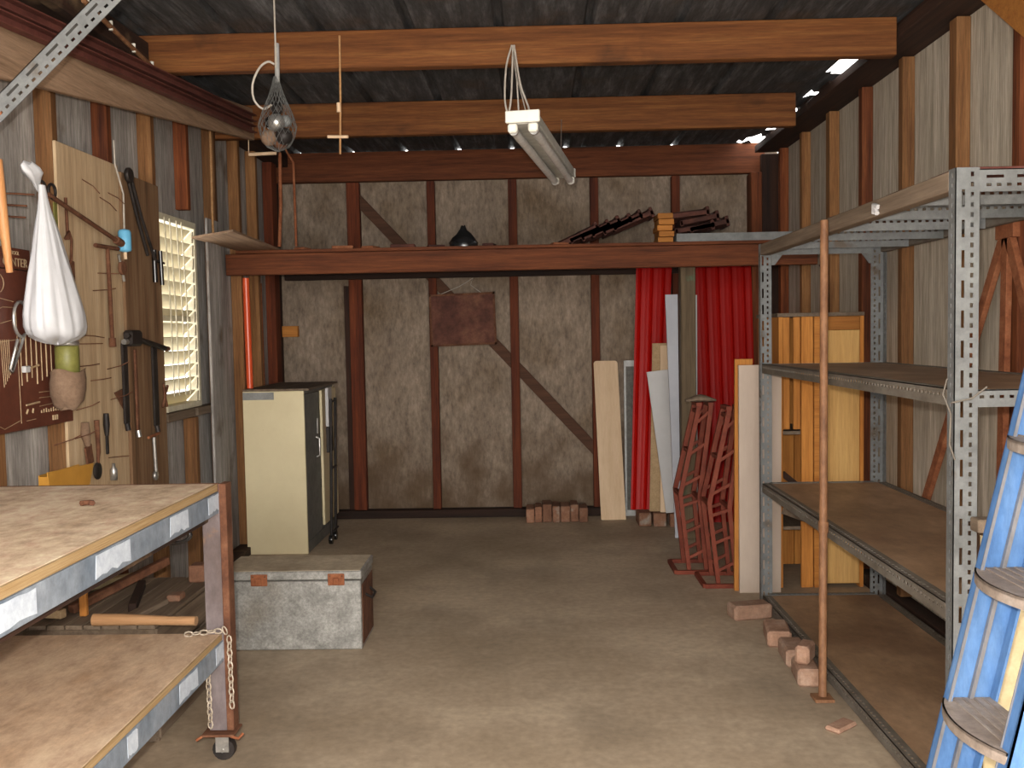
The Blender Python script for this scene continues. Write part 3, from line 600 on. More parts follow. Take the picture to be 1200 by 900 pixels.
# ================================================================== red trestles
def trestle(ox, oy, label, s=1.0):
    t = thing('trestle', label, 'trestle', (ox, oy, 0), 'red steel trestles')
    w2 = .115
    # base rectangle on floor
    bs = MB()
    for p, q in (((-.02, -.12, .012), (.20, -.12, .012)), ((-.02, .14, .012), (.20, .14, .012)), ((-.02, -.12, .012), (-.02, .14, .012)), ((.20, -.12, .012), (.20, .14, .012))):
        bs.bar(V(ox, oy, 0) + V(*p), V(ox, oy, 0) + V(*q), .022, .022, c=.001)
    build(bs, 'base_frame', TRESTLE, t)
    for y in (-.09, .10):
        # each side: lower leg, then the upper rail leaning right
        P = [V(ox + .055, oy + y, .02), V(ox + .01, oy + y, .44), V(ox + .12, oy + y * .8, .93)]
        build(MB().bar(P[0], P[1], .022, .022, up=(1, 0, 0)).bar(P[1], P[2], .024, .024, up=(1, 0, 0)), 'leg', TRESTLE, t)
        Q = [V(ox + .15, oy + y, .02), V(ox + .115, oy + y, .42), V(ox + .185, oy + y * .8, .93)]
        build(MB().bar(Q[0], Q[1], .022, .022, up=(1, 0, 0)).bar(Q[1], Q[2], .024, .024, up=(1, 0, 0)), 'leg', TRESTLE, t)
        for k, u in enumerate((.15, .5, .85)):
            a = P[0].lerp(P[1], u); b_ = Q[0].lerp(Q[1], min(1, u + .12)); build(MB().bar(a, b_, .010, .016, c=0), 'lacing_bar', TRESTLE, t)
        for k, u in enumerate((.1, .45, .8)):
            a = P[1].lerp(P[2], u); b_ = Q[1].lerp(Q[2], min(1, u + .15)); build(MB().bar(a, b_, .010, .016, c=0), 'lacing_bar', TRESTLE, t)
    for z, x in ((.44, .01), (.42, .115), (.68, .065), (.90, .115)):
        build(MB().bar((ox + x, oy - .09, z), (ox + x, oy + .10, z), .02, .02), 'cross_bar', TRESTLE, t)
    build(MB().bar((ox + .12, oy - .08, .94), (ox + .12, oy + .08, .94), .03, .02).bar((ox + .185, oy - .08, .94), (ox + .185, oy + .08, .94), .03, .02), 'top_bar', TRESTLE, t)
    return t
trestle(.80, 5.28, 'faded red steel trestle, the left and farther of the pair')
trestle(.905, 4.99, 'faded red steel trestle, the right and nearer, beside pinkish board')
t = MB()
rings = []
for i in range(7):
    u = i / 6; x = .85 + u * .17; r = .028 * math.sin(PI * min(.95, max(.08, u))) + .006
    rings.append([V(x, 5.24 + 1.9 * r * math.cos(a), .953 + r * .6 + r * .6 * math.sin(a)) for a in [2 * PI * k / 10 for k in range(10)]])
t.loft(rings); build(t, 'folded_sack', GREYWOOD_Y, label='grey dusty folded sack lying on top of the trestles', cat='sack')

# ================================================================== wooden cabinet behind shelving
wc = thing('wooden_cabinet', 'tall golden pine cabinet behind the far end of the steel shelving', 'cabinet', (1.48, 5.0, 0))
cx0, cx1, cy0, cy1, ch = 1.27, 1.705, 4.86, 5.30, 1.43
build(MB().box(cx0, cx0 + .02, cy0, cy1, .001, ch - .02, .001), 'side_panel', GOLD_Z, wc)
build(MB().box(cx1 - .02, cx1, cy0, cy1, .001, ch - .02, .001), 'side_panel', GOLD_Z, wc)
build(MB().box(cx0 - .01, cx1, cy0 - .01, cy1, ch - .02, ch, .002), 'top_board', GREYWOOD_Y, wc)
xb = cx0 + .02
for wdt in (.09, .085, .095, .12):
    build(MB().box(xb, min(xb + wdt - .003, cx1 - .021), cy1 - .02, cy1, .02, ch - .021, .002), 'back_plank', GOLD_Z, wc); xb += wdt
build(MB().box(1.385, 1.445, cy0 - .002, cy0 + .022, .001, ch - .02, .002), 'stile', GOLD_Z, wc)
build(MB().box(1.45, 1.50, cy0 - .004, cy0 + .022, .001, ch - .02, .002), 'stile', ORANGE_X, wc)
build(MB().box(1.50, cx1 - .021, cy0, cy0 + .02, ch - .09, ch - .021, .002), 'top_rail', ORANGE_X, wc)
d = build(MB().box(1.502, cx1 - .021, cy0 + .002, cy0 + .016, .02, ch - .092, .002), 'door', GOLDPLY, wc); d['label'] = 'bright yellow plywood door'
for z in (.30, .80):
    build(MB().box(cx0 + .021, cx1 - .021, cy0 + .03, cy1 - .021, z, z + .018, .001), 'shelf_board', GREYWOOD_Y, wc)
for x in (1.292, 1.345):
    build(MB().box(x, x + .035, cy0 + .002, cy0 + .02, .83, ch - .021, .002), 'front_slat', GOLD_Z, wc)
build(MB().bar((1.29, cy0 + .01, .60), (1.385, cy0 + .01, .52), .018, .03), 'cleat', DARK_X, wc)
build(MB().bar((1.26, 4.74, .43), (1.50, 4.84, .33), .02, .035), 'loose_batten', GREYWOOD_Y, wc)
# bent rod on the wall above the cabinet
build(MB().tube(sm([(1.735, 5.575, 1.36), (1.733, 5.575, 1.50), (1.733, 5.59, 1.62), (1.735, 5.64, 1.70), (1.735, 5.70, 1.725)]), .006, 6), 'bent_rod', BLACKSTEEL, label='thin bent black rod on the wall above the pine cabinet', cat='rod')

# ================================================================== slotted angle
def strip(mb, o, ax, wd, th, L, W, slots=True, phase=0.0):
    """perforated flange: o origin, ax along, wd across, th thickness direction; real holes"""
    o = Vector(o); T = .0025
    def blk(a0, a1, w0, w1):
        M = Matrix((wd, ax, th)).transposed().to_4x4(); M.translation = o
        mb.box(w0, w1, a0, a1, 0, T, 0, M)
    if W < .03: blk(0, L, 0, W); return
    k = W / .06
    cols = [(.016 * k, .024 * k, .045, .078, phase), (.038 * k, .046 * k, .012, .026, 0.0)] if W > .05 else [(.014, .022, .012, .026, 0.0)]
    w = 0.0
    for c0, c1, hl, pitch, ph in cols:
        blk(0, L, w, c0)
        a = 0.0; n = 0; pos = .018 + ph
        while pos + hl < L - .01:
            blk(a, pos, c0, c1); a = pos + hl; pos += pitch
        blk(a, L, c0, c1); w = c1
    blk(0, L, w, W)
def angle(p, q, d1, d2, w1=.06, w2=.04):
    p, q = Vector(p), Vector(q); ax = (q - p).normalized(); L = (q - p).length
    d1, d2 = Vector(d1), Vector(d2); mb = MB()
    strip(mb, p, ax, d1, d2, L, w1); strip(mb, p, ax, d2, d1, L, w2)
    return mb
sh = thing('shelving_unit', 'tall grey slotted steel shelving unit along the right wall', 'shelving', (1.1, 3.5, 0))
SX0, SX1, SY0, SY1, SH = 1.10, 1.70, 2.47, 4.58, 1.757
X_, Y_, Z_ = V(1, 0, 0), V(0, 1, 0), V(0, 0, 1)
build(angle((SX0, SY0, 0), (SX0, SY0, SH), X_, Y_, .062, .04), 'post', SLOTGREY, sh)
build(angle((SX0, SY1, 0), (SX0, SY1, SH), X_, -Y_, .062, .04), 'post', SLOTGREY, sh)
build(angle((SX1, SY0, 0), (SX1, SY0, SH), -X_, Y_, .062, .04), 'post', SLOTGREY, sh)
build(angle((SX1, SY1, 0), (SX1, SY1, SH), -X_, -Y_, .062, .04), 'post', SLOTGREY, sh)
for z in (1.184, .606, .056):
    build(angle((SX0 + .003, SY0 + .05, z), (SX0 + .003, SY1 - .05, z), -Z_, X_, .045, .04), 'front_rail', SLOTDUST, sh)
    build(angle((SX1 - .003, SY0 + .05, z - .002), (SX1 - .003, SY1 - .05, z - .002), -Z_, -X_, .042, .04), 'rear_rail', SLOTDUST, sh)
    build(angle((SX0 + .05, SY0 + .004, z - .003), (SX1 - .05, SY0 + .004, z - .003), -Z_, Y_, .045, .03), 'end_rail', SLOTGREY, sh)
    build(angle((SX0 + .05, SY1 - .004, z - .003), (SX1 - .05, SY1 - .004, z - .003), -Z_, -Y_, .045, .03), 'end_rail', SLOTGREY, sh)
    build(MB().box(SX0 + .005, SX1 - .045, SY0 + .045, SY1 - .045, z - .015, z - .0035, .001), 'shelf_board', DUSTBOARD, sh)
build(MB().box(SX0 + .0, SX0 + .045, SY0 + .04, SY1 - .04, SH - .055, SH - .002, .003), 'top_rail', GREYWOOD_Y, sh)
build(MB().box(SX1 - .03, SX1 - .004, SY0 + .04, SY1 - .04, SH - .05, SH - .002, .003), 'top_rail', SLOTDUST, sh)
for i, y in enumerate((2.475, 2.80, 3.15, 3.50, 3.85, 4.20, 4.54)):
    x0 = SX0 + .064 if i in (0, 6) else SX0 + .047
    x1 = SX1 - .064 if i in (0, 6) else SX1 - .032
    build(angle((x0, y, SH - .004), (x1, y, SH - .004), -Z_, Y_, .058 if i == 0 else .05, .04), 'cross_bearer', SLOTGREY, sh)
for y in (2.99, 3.68):
    build(MB().box(SX0 + .047, SX1 - .034, y - .09, y + .09, SH + .001, SH + .016, .002), 'top_board', RUST, sh)
build(MB().box(SX0 + .047, SX1 - .034, 2.56, 2.74, SH + .001, SH + .016, .002), 'top_board', REDSTEEL, sh)
for sx, dx in ((SX0 + .06, 1), (SX1 - .06, -1)):
    build(MB().prism([(sx, SY1 - .012, SH - .01), (sx + dx * .06, SY1 - .012, SH - .01), (sx + dx * .06, SY1 - .012, SH - .04), (sx + dx * .015, SY1 - .012, SH - .1), (sx, SY1 - .012, SH - .1)], (0, -.003, 0)), 'corner_gusset', SLOTGREY, sh)
build(MB().tube([(1.096, 3.0, SH - .03), (1.09, 3.02, SH - .02), (1.095, 3.035, SH - .045)], .008, 6).tube([(1.094, 3.03, SH - .02), (1.092, 3.0, SH - .05)], .008, 6), 'paint_blob', WHITEBOARD, sh)
wire = MB().tube([(1.095, 2.50, 1.21), (1.08, 2.49, 1.17), (1.09, 2.465, 1.12), (1.085, 2.46, 1.04), (1.10, 2.462, 1.0)], .0025, 5).tube([(1.09, 2.46, 1.15), (1.14, 2.458, 1.16), (1.18, 2.46, 1.19)], .0025, 5)
build(wire, 'tie_wire', SLOTDUST, sh)
# rusty pipe prop
pp = thing('pipe_prop', 'thin rusty pipe prop standing in front of the shelving', 'pipe', (1.035, 3.37, 0))
build(MB().tube([(1.035, 3.37, .014), (1.06, 3.44, .65), (1.082, 3.50, 1.745)], .015, 12), 'pipe', RUSTPIPE, pp)
build(MB().box(1.0, 1.07, 3.335, 3.405, .001, .013, .002), 'foot_plate', RUSTPIPE, pp)
build(MB().tube([(1.06, 3.44, .60), (1.061, 3.442, .64)], .019, 12), 'collar', RUSTPIPE, pp)
# bricks by the shelving
for i, (x, y, a, z, s) in enumerate(((1.00, 4.36, 12, 0.001, 1), (1.04, 4.02, 82, 0.001, 1), (1.045, 3.78, 86, .001, .95), (1.03, 3.56, 84, .001, .85), (1.03, 3.57, 60, .0735, .55), (1.02, 3.12, 40, .001, .6))):
    M = Matrix.Translation((x, y, z)) @ Euler((0, 0, math.radians(a))).to_matrix().to_4x4()
    hh = .07 if i != 5 else .018
    d = build(MB().box(-.095 * s, .095 * s, -.05 * s, .05 * s, 0, hh, .010, M), 'brick', PALEBRICK)
    d['label'] = ('pinkish brick at the far foot of the shelving', 'pinkish brick halfway between far post and pipe', 'pinkish brick just beyond the rusty pipe', 'mortar-stained brick at the foot of the rusty pipe', 'broken half brick on top beside the rusty pipe', 'thin flat brick chip on the floor this side of the pipe')[i]
    d['category'] = 'brick'; d['group'] = 'bricks under the shelving edge'

# brown steel frame against the right wall
tf = thing('easel_frame', 'brown three-legged frame leaning on right wall behind shelving', 'frame', (1.715, 3.5, .1))
A = V(1.716, 3.435, 1.70)
for q in ((1.716, 4.30, .30), (1.716, 3.47, .30), (1.716, 2.78, .30)):
    build(MB().bar(A, q, .022, .045, up=(0, 1, 0), c=.002), 'leg', RUSTORANGE, tf)
build(MB().box(1.703, 1.729, 3.37, 3.50, 1.66, 1.715, .002), 'head_block', RUSTORANGE, tf)
build(MB().bar((1.716, 2.6, .28), (1.716, 4.45, .28), .022, .045, c=.002), 'bottom_rail', RUSTORANGE, tf)
# things beyond the ladder
cs = leaning('plywood_sheet', CREAMPLY, 'cream plywood sheet standing at near end of shelving behind ladder', 'sheet', (1.168, 2.43, .001), (1.62, 2.43, .001), (1.168, 2.452, .80), (1.62, 2.452, .80), .012)
build(MB().box(1.14, 1.62, 2.415, 2.462, .815, .85, .003), 'timber_batten', GREYWOOD_Y, label='short brown batten on top of the cream plywood sheet', cat='batten')

# ================================================================== step ladder
ld = thing('step_ladder', 'blue fibreglass step ladder at the right, nearest the camera', 'ladder', (.95, 1.9, 0))
bx0, lean = .776, .232
def LP(s, z, y): return V(bx0 + s + lean * z, y, z)
top = 1.80
def channel(y, side):
    mb = MB()
    # web and two flanges; opening faces the steps
    ya, yb = (y, y - side * .030)
    for (s0, s1, y0, y1) in ((0, .105, y, y - side * .005), (0, .006, y, yb), (.099, .105, y, yb)):
        lo, hi = sorted((y0, y1))
        mb.prism([LP(s0, .002, lo), LP(s1, .002, lo), LP(s1, .002, hi), LP(s0, .002, hi)], V(lean, 0, 1) * top)
    return mb
YF, YN = 2.06, 1.77
build(channel(YF, 1), 'side_rail', LADDERBLUE, ld)
build(channel(YN, -1), 'side_rail', LADDERBLUE, ld)
for y in (YF - .007, ):
    build(MB().prism([LP(.050, .05, y - .010), LP(.059, .05, y - .010), LP(.059, .05, y), LP(.050, .05, y)], V(lean, 0, 1) * 1.65), 'brace_strip', ALU, ld)
for y in (YF - .031, YN + .031):
    build(MB().prism([LP(-.003, .01, y), LP(.004, .01, y), LP(.004, .01, y + .002), LP(-.003, .01, y + .002)], V(lean, 0, 1) * 1.78), 'edge_trim', ALU, ld)
for z in (.24, .53, .82, 1.11, 1.40):
    x0 = bx0 + lean * z; mb = MB(); poly = []
    n = 10
    for i in range(n + 1):
        u = i / n; yv = YF - .006 + (YN - YF + .012) * u
        poly.append(V(x0 - .004 - .035 * math.sin(PI * u) ** .8, yv, z))
    poly += [V(x0 + .10, YN + .006, z), V(x0 + .10, YF - .006, z)]
    mb.prism(poly, (0, 0, -.006)); 
    # front lip
    lip = poly[:n + 1]; mb.prism(lip + [p + V(.004, 0, 0) for p in lip[::-1]], (0, 0, -.024))
    st = build(mb, 'step', ALUDUST, ld)
    ribs_ = MB()
    for k in range(4): ribs_.box(x0 + .012 + k * .022, x0 + .018 + k * .022, YN + .012, YF - .012, z + .0002, z + .0025)
    build(ribs_, 'tread_ribs', ALUDUST, st)
build(MB().box(bx0 + lean * top - .03, bx0 + lean * top + .16, YN - .01, YF + .01, top, top + .035, .006), 'top_cap', LADDERBLUE, ld)
xt = bx0 + lean * top + .11
for y in (YF - .015, YN + .015):
    build(MB().bar((xt, y, top), (1.62, y, .015), .025, .05, up=(1, 0, 0), c=.002), 'rear_leg', LADDERBLUE, ld)
for z, u in ((.35, .8), (1.0, .44)):
    x = 1.62 + (xt - 1.62) * (z / top); build(MB().bar((x, YN + .03, z), (x, YF - .03, z), .02, .03), 'rear_brace', ALU, ld)

# ================================================================== steel workbench on castors
wbn = thing('workbench', 'steel framed plywood workbench on castors at the left foreground', 'workbench', (-1.38, 2.0, 0))
TX0, TX1, TY0, TY1 = -1.765, -1.0, 0.9, 2.945
build(MB().box(TX0 + .01, TX1 - .012, TY0, TY1 - .012, .868, .892, .002), 'bench_top', BENCHTOP, wbn)
build(MB().box(TX1 - .0115, TX1 - .004, TY0, TY1 - .012, .868, .8915), 'top_edge', PLYEDGE, wbn)
build(MB().box(TX0, TX1, TY1 - .0115, TY1 - .002, .862, .893, .001), 'end_lip', RUST, wbn)
def rail(z, name):
    build(MB().box(TX1 - .005, TX1 + .001, TY0, TY1, z - .067, z, .001).box(TX1 - .055, TX1 - .005, TY0, TY1 - .01, z - .008, z - .001), name, BLUEGREY, wbn)
    build(MB().box(TX0, TX0 + .006, TY0, TY1, z - .067, z, .001), name, BLUEGREY, wbn)
    build(MB().box(TX0 + .006, TX1 - .005, TY1 - .007, TY1 - .001, z - .067, z, .001), 'end_rail', BLUEGREY, wbn)
    build(MB().box(TX0 + .006, TX1 - .005, TY0, TY0 + .006, z - .067, z, .001), 'end_rail', BLUEGREY, wbn)
rail(.867, 'top_rail'); rail(.392, 'lower_rail')
for zt, spans in ((.867, ((1.60, 1.83), (2.09, 2.27), (2.53, 2.66), (2.83, 2.935))), (.392, ((1.95, 2.03), (2.21, 2.27), (2.55, 2.69), (2.85, 2.93)))):
    for y0, y1 in spans:
        n_ = 7
        up_ = [V(TX1 + .0012, y0 + (y1 - y0) * k / n_, zt - .004 - .010 * noise.noise(V(y0 * 9, k * 1.3, zt)) ** 2) for k in range(n_ + 1)]
        dn_ = [V(TX1 + .0012, y0 + (y1 - y0) * k / n_ + .012 * noise.noise(V(k, y0 * 5, 2)), zt - .060 + .022 * abs(noise.noise(V(y0 * 7, k * .9, 5)))) for k in range(n_ + 1)]
        build(MB().prism(up_ + dn_[::-1], (.0008, 0, 0)), 'paint_patch', PATCH, wbn)
build(MB().box(TX0 + .01, TX1 - .008, TY0 + .01, TY1 - .012, .393, .411, .002), 'lower_shelf', BENCHLOW, wbn)
build(MB().box(TX1 - .0075, TX1 - .002, TY0 + .01, TY1 - .012, .393, .4105), 'lower_edge', PLYEDGE, wbn)
build(MB().box(TX1 - .075, TX1 - .03, TY0 + .02, TY1 - .03, .772, .798, .002), 'shadow_bearer', DARK_Y, wbn)  # dark bar added to give the black shadow band beneath the rim
for y in (1.4, 1.9, 2.4):
    build(MB().box(TX0 + .007, TX1 - .06, y, y + .04, .80, .858, .002), 'top_bearer', DARK_X, wbn)
def leg(x, y, sx, sy, mat=LEGSTEEL):
    lg = MB().box(min(x, x - sx * .056), max(x, x - sx * .056), y - .003, y + .003, .098, .80 if False else .855, .001)
    lg.box(x - .003, x + .003, min(y, y + sy * .06), max(y, y + sy * .06), .098, .892, .001)
    build(lg, 'leg', mat, wbn)
leg(TX1 + .004, TY1 - .02, 1, 1)
build(MB().box(TX1 + .0035, TX1 + .026, TY1 - .024, TY1 + .03, .098, .893, .002), 'leg_flange', RUST, wbn)
leg(TX0 + .01, TY1 - .02, -1, 1); leg(TX1 + .004, TY0 + .02, 1, 1); leg(TX0 + .01, TY0 + .02, -1, 1)
def castor(x, y):
    c = build(MB().box(x - .05, x + .055, y - .045, y + .045, .088, .096, .002), 'castor_plate', RUST, wbn)
    build(MB().lathe((x + .01, y - .014, .036), [(.035, 0), (.036, .004), (.036, .024), (.035, .028)], 18, 'y'), 'wheel', BLACKSTEEL, c)
    build(MB().box(x - .012, x + .03, y - .022, y - .018, .03, .088).box(x - .012, x + .03, y + .018, y + .022, .03, .088).tube([(x + .01, y - .026, .036), (x + .01, y + .026, .036)], .006, 8), 'castor_fork', CHROME, c)
    build(MB().tube([(x + .045, y - .04, .09), (x + .07, y - .045, .085), (x + .08, y - .03, .095)], .005, 6).tube([(x - .045, y - .04, .092), (x - .065, y - .045, .08)], .005, 6), 'castor_bolt', RUSTORANGE, c)
castor(TX1 - .02, TY1 - .01); castor(TX0 + .05, TY1 - .03); castor(TX1 - .03, TY0 + .04); castor(TX0 + .05, TY0 + .04)
# chain over the corner of the lower shelf
def chain(pts, step=.020):
    mb = MB(); pts = [Vector(p) for p in pts]; d = 0; k = 0; out = []
    segs = [(pts[i], pts[i + 1]) for i in range(len(pts) - 1)]
    for a, b_ in segs:
        L = (b_ - a).length; n = max(1, int(L / step))
        for j in range(n): out.append((a.lerp(b_, j / n), (b_ - a).normalized()))
    for k, (p, dr) in enumerate(out):
        side = dr.cross(V(0.3, 1, .2)).normalized(); nrm = dr.cross(side).normalized()
        if k % 2: side = nrm
        ring = [p + dr * (.014 * math.cos(a)) + side * (.0085 * math.sin(a)) for a in [2 * PI * j / 8 for j in range(8)]]
        mb.tube(ring, .0028, 4, closed=True)
    return mb
ch_ = chain([(-1.10, 2.90, .419), (-1.03, 2.905, .425), (-.985, 2.90, .43), (-.972, 2.90, .40), (-.97, 2.90, .17)])
chain2 = chain([(-1.035, 2.875, .34), (-1.03, 2.87, .12)])
cht = thing('chain', 'pale steel chain draped over the lower shelf corner of the bench', 'chain', (-1.0, 2.9, .12))
build(ch_, 'links', CHAINMAT, cht, kind='stuff'); build(chain2, 'links', CHAINMAT, cht, kind='stuff')
build(MB().tube(arc((-1.12, 2.86, .745), .045, 0, 2 * PI, 20, 'xz', 1.2, .6)[:-1], .005, 6, closed=True).tube(arc((-1.11, 2.85, .75), .04, 0, 2 * PI, 20, 'xz', 1.1, .65)[:-1], .005, 6, closed=True), 'cable_coil', BLACKPLASTIC, label='small coil of black cable hanging under the bench top corner', cat='cable')
build(MB().tube(arc((-1.24, 2.55, .902), .016, .2, 2.9, 8, 'xy'), .008, 6), 'metal_clip', RUST, label='small rusty curved clip lying on the bench top', cat='clip')

# long tool handle and rubble on a crate beyond the bench
cr = thing('wooden_crate', 'low crate of weathered boards beyond the bench end', 'crate', (-1.45, 3.4, 0))
for y in (3.06, 3.62):
    build(MB().box(-1.75, -1.275, y, y + .02, .001, .39, .002), 'end_panel', GREYWOOD_Y, cr)
for i in range(8):
    build(MB().box(-1.75 + i * .061, -1.75 + i * .061 + .056, 3.04, 3.66, .391, .407, .002), 'top_slat', GREYWOOD_Y, cr)
for z in (.02, .15, .28):
    build(MB().box(-1.274, -1.262, 3.05, 3.65, z, z + .11, .002), 'side_slat', GREYWOOD_Y, cr)
build(MB().tube([(-1.46, 3.02, .4325), (-1.35, 3.02, .432), (-1.2, 3.015, .428), (-1.115, 3.01, .428)], [.021, .019, .015, .016], 12), 'wooden_pole', HANDLE, label='shiny varnished wooden tool handle lying beyond the lower shelf', cat='handle')
for i, (p, q, m, a, lab) in enumerate((((-1.60, 3.15, .43), (-1.42, 3.55, .50), RUST, .03, 'reddish batten slanting up across the crate top'),
                                 ((-1.50, 3.50, .424), (-1.40, 3.18, .424), DARK_X, .028, 'dark batten lying flat on the crate near its right side'),
                                 ((-1.55, 3.14, .41), (-1.55, 3.14, .50), GOLD_Z, .025, 'short pale peg standing upright on the crate'),
                                 ((-1.68, 3.45, .43), (-1.55, 3.6, .43), CREAMPLY, .04, 'yellowish block at the back of the crate top'),
                                 ((-1.74, 3.13, .43), (-1.60, 3.10, .43), TAN, .03, 'thin tan stick at the left front of the crate top'))):
    build(MB().bar(p, q, a, .03 if i != 2 else .02, c=.003), 'scrap_timber', m, label=lab, cat='scrap wood', group='scrap timber on the crate')
build(MB().box(-1.345, -1.285, 3.56, 3.63, .408, .475, .006), 'brick', BRICK, label='orange half brick on the crate edge behind the bench leg', cat='brick')
build(MB().box(-1.33, -1.28, 3.30, 3.36, .408, .432, .005), 'brick', BRICK, label='small orange brick chip on the crate nearer the bench', cat='brick')
build(MB().bar((-1.37, 3.08, .418), (-1.335, 3.28, .418), .05, .018, c=.002), 'scrap_timber', GREYWOOD_Y, label='grey flat board piece lying along the crate top', cat='scrap wood', group='scrap timber on the crate')

# ================================================================== galvanised trunk
tk = thing('storage_chest', 'galvanised sheet metal trunk with rusty clasps on the floor', 'trunk', (-1.05, 4.1, 0))
kx0, kx1, ky0, ky1 = -1.36, -.753, 3.97, 4.26
build(MB().box(kx0, kx1, ky0, ky1, .001, .302, .004), 'body', GALV, tk)
build(MB().box(kx0 - .004, kx1 + .004, ky0 - .004, ky1 + .004, .307, .345, .004), 'lid', GALV, tk)
build(MB().box(kx0 + .004, kx1 - .004, ky0 + .004, ky1 - .004, .345, .3465), 'lid_dust', DUSTLID, tk)
build(MB().box(kx1 + .0005, kx1 + .0035, ky0 + .02, ky1 - .02, .02, .28, .001), 'side_plate', RUST, tk)
for x in (-1.19, -.857):
    c = build(MB().box(x - .036, x + .036, ky0 - .011, ky0 - .0045, .284, .335, .003), 'clasp', RUSTORANGE, tk)
    build(MB().box(x - .012, x + .012, ky0 - .02, ky0 - .0115, .29, .318, .002), 'hasp', RUSTORANGE, c)
    build(MB().lathe((x - .026, ky0 - .0105, .325), [(.004, 0), (.004, -.003)], 8, 'y'), 'rivet', RUST, c)
    build(MB().lathe((x + .026, ky0 - .0105, .325), [(.004, 0), (.004, -.003)], 8, 'y'), 'rivet', RUST, c)
build(MB().tube([(kx1 + .002, 4.06, .22), (kx1 + .03, 4.07, .20), (kx1 + .03, 4.16, .20), (kx1 + .002, 4.17, .22)], .006, 8), 'handle', BLACKSTEEL, tk)

# ================================================================== beige cabinet
cb = thing('steel_cabinet', 'cream beige steel storage cabinet open to the right', 'cabinet', (-1.65, 6.2, 0))
a0, a1, b0, b1, hh = -1.79, -1.415, 5.76, 6.62, 1.02
a0 = -1.795
build(MB().box(a0, a1, b0, b0 + .018, .001, hh, .002), 'side_panel', BEIGE, cb)
build(MB().box(a0, a1, b1 - .018, b1, .001, hh, .002), 'side_panel', BEIGE, cb)
build(MB().box(a0, a0 + .01, b0 + .019, b1 - .019, .001, hh - .011, .001), 'back_panel', CABGREY, cb)
build(MB().box(a0, a1, b0 + .019, b1 - .019, hh - .02, hh, .002), 'top_panel', CABGREY, cb)
build(MB().box(a0 + .011, a1, b0 + .019, b1 - .019, .001, .07, .002), 'plinth', CABGREY, cb)
for z in (.33, .66): build(MB().box(a0 + .011, a1 - .03, b0 + .019, b1 - .019, z, z + .015, .001), 'shelf', CABGREY, cb)
dr = build(MB().box(a1 - .012, a1 - .002, b0 + .021, b0 + .42, .075, hh - .024, .002), 'door', CABGREY, cb); dr['label'] = 'grey near door, closed'
build(MB().tube([(a1 - .002, 6.07, .70), (a1 + .02, 6.07, .69), (a1 + .02, 6.07, .58), (a1 - .002, 6.07, .57)], .006, 8), 'handle', CHROME, dr)
build(MB().box(a1, a1 + .006, 6.09, 6.11, .72, .82, .001), 'lock_bar', CHROME, dr)
d2 = build(MB().box(a1 + .003, a1 + .02, b0 + .41, b1 - .012, .10, hh - .024, .002), 'door', BEIGE, cb)
d2['label'] = 'beige far door'
for z in (.86, .80): build(MB().lathe((a1 + .02, 6.4, z), [(.006, 0), (.006, .01)], 8, 'x'), 'door_knob', BLACKSTEEL, d2)
build(MB().box(a0 + .002, -1.60, b0 - .0025, b0 - .0003, .968, 1.014), 'tape_strip', TAPE, cb)
build(MB().box(a0 - .0, a1 + .03, b0 + .005, b1 + .02, hh + .001, hh + .014, .002), 'cardboard_sheet', GREYWOOD_Y, label='dusty brown board lying on top of the beige cabinet', cat='board')
hb = thing('trolley_frame', 'slim dark upright trolley with small wheel beside the beige cabinet', 'trolley', (-1.31, 6.04, 0))
build(MB().tube([(-1.325, 6.03, .06), (-1.305, 6.03, .95)], .010, 8), 'upright', BLACKSTEEL, hb)
build(MB().tube([(-1.325, 6.16, .06), (-1.305, 6.16, .95)], .010, 8), 'upright', BLACKSTEEL, hb)
for z in (.09, .5, .93): build(MB().tube([(-1.31, 6.03, z), (-1.31, 6.16, z)], .008, 8), 'cross_tube', BLACKSTEEL, hb)
pnl = build(MB().box(-1.345, -1.325, 6.04, 6.15, .77, 1.02, .002), 'panel', WHITEBOARD, hb); pnl['label'] = 'white top panel'
build(MB().box(-1.345, -1.322, 6.04, 6.15, .60, .765, .002), 'panel', BLACKSTEEL, hb)
for y in (6.03, 6.16):
    build(MB().lathe((-1.34, y, .031), [(.028, 0), (.03, .004), (.03, .02), (.028, .024)], 14, 'x'), 'wheel', BLACKPLASTIC, hb)

# ================================================================== left wall hangings (far part)
build(MB().tube([(-1.772, 5.845, 1.037), (-1.775, 5.84, 1.725)], .021, 12), 'red_pipe', REDPIPE, label='glossy red-orange pipe standing by the left wall standing on the beige cabinet against a stud', cat='pipe')
build(MB().tube([(-1.835, 6.36, .055), (-1.835, 6.34, 1.72)], .016, 10), 'rusty_pipe', RUSTORANGE, label='dull rust-orange pipe in the left rear corner right of the red one', cat='pipe')
build(MB().tube([(-1.775, 5.27, 2.52), (-1.765, 5.24, 2.3), (-1.77, 5.245, 2.05), (-1.77, 5.25, 1.93)], .007, 6), 'hanging_rope', ROPE, label='thin tan rope hanging down the stud left of the loose board', cat='rope')
build(MB().tube([(-1.495, 5.68, 2.46), (-1.50, 5.68, 2.15), (-1.515, 5.68, 1.90)], .011, 8).tube([(-1.495, 5.68, 2.46), (-1.495, 5.60, 2.60), (-1.49, 5.46, 2.66)], .006, 6), 'hanging_rod', RUSTORANGE, label='left of two thin orange rods hanging above the loft', cat='rod')
build(MB().tube([(-1.415, 5.68, 2.40), (-1.414, 5.68, 2.15), (-1.413, 5.68, 1.90)], .008, 8).tube([(-1.415, 5.68, 2.40), (-1.455, 5.6, 2.49), (-1.48, 5.49, 2.56)], .006, 6), 'hanging_rod', RUSTORANGE, label='right and thinner of two orange rods hanging above the loft', cat='rod')
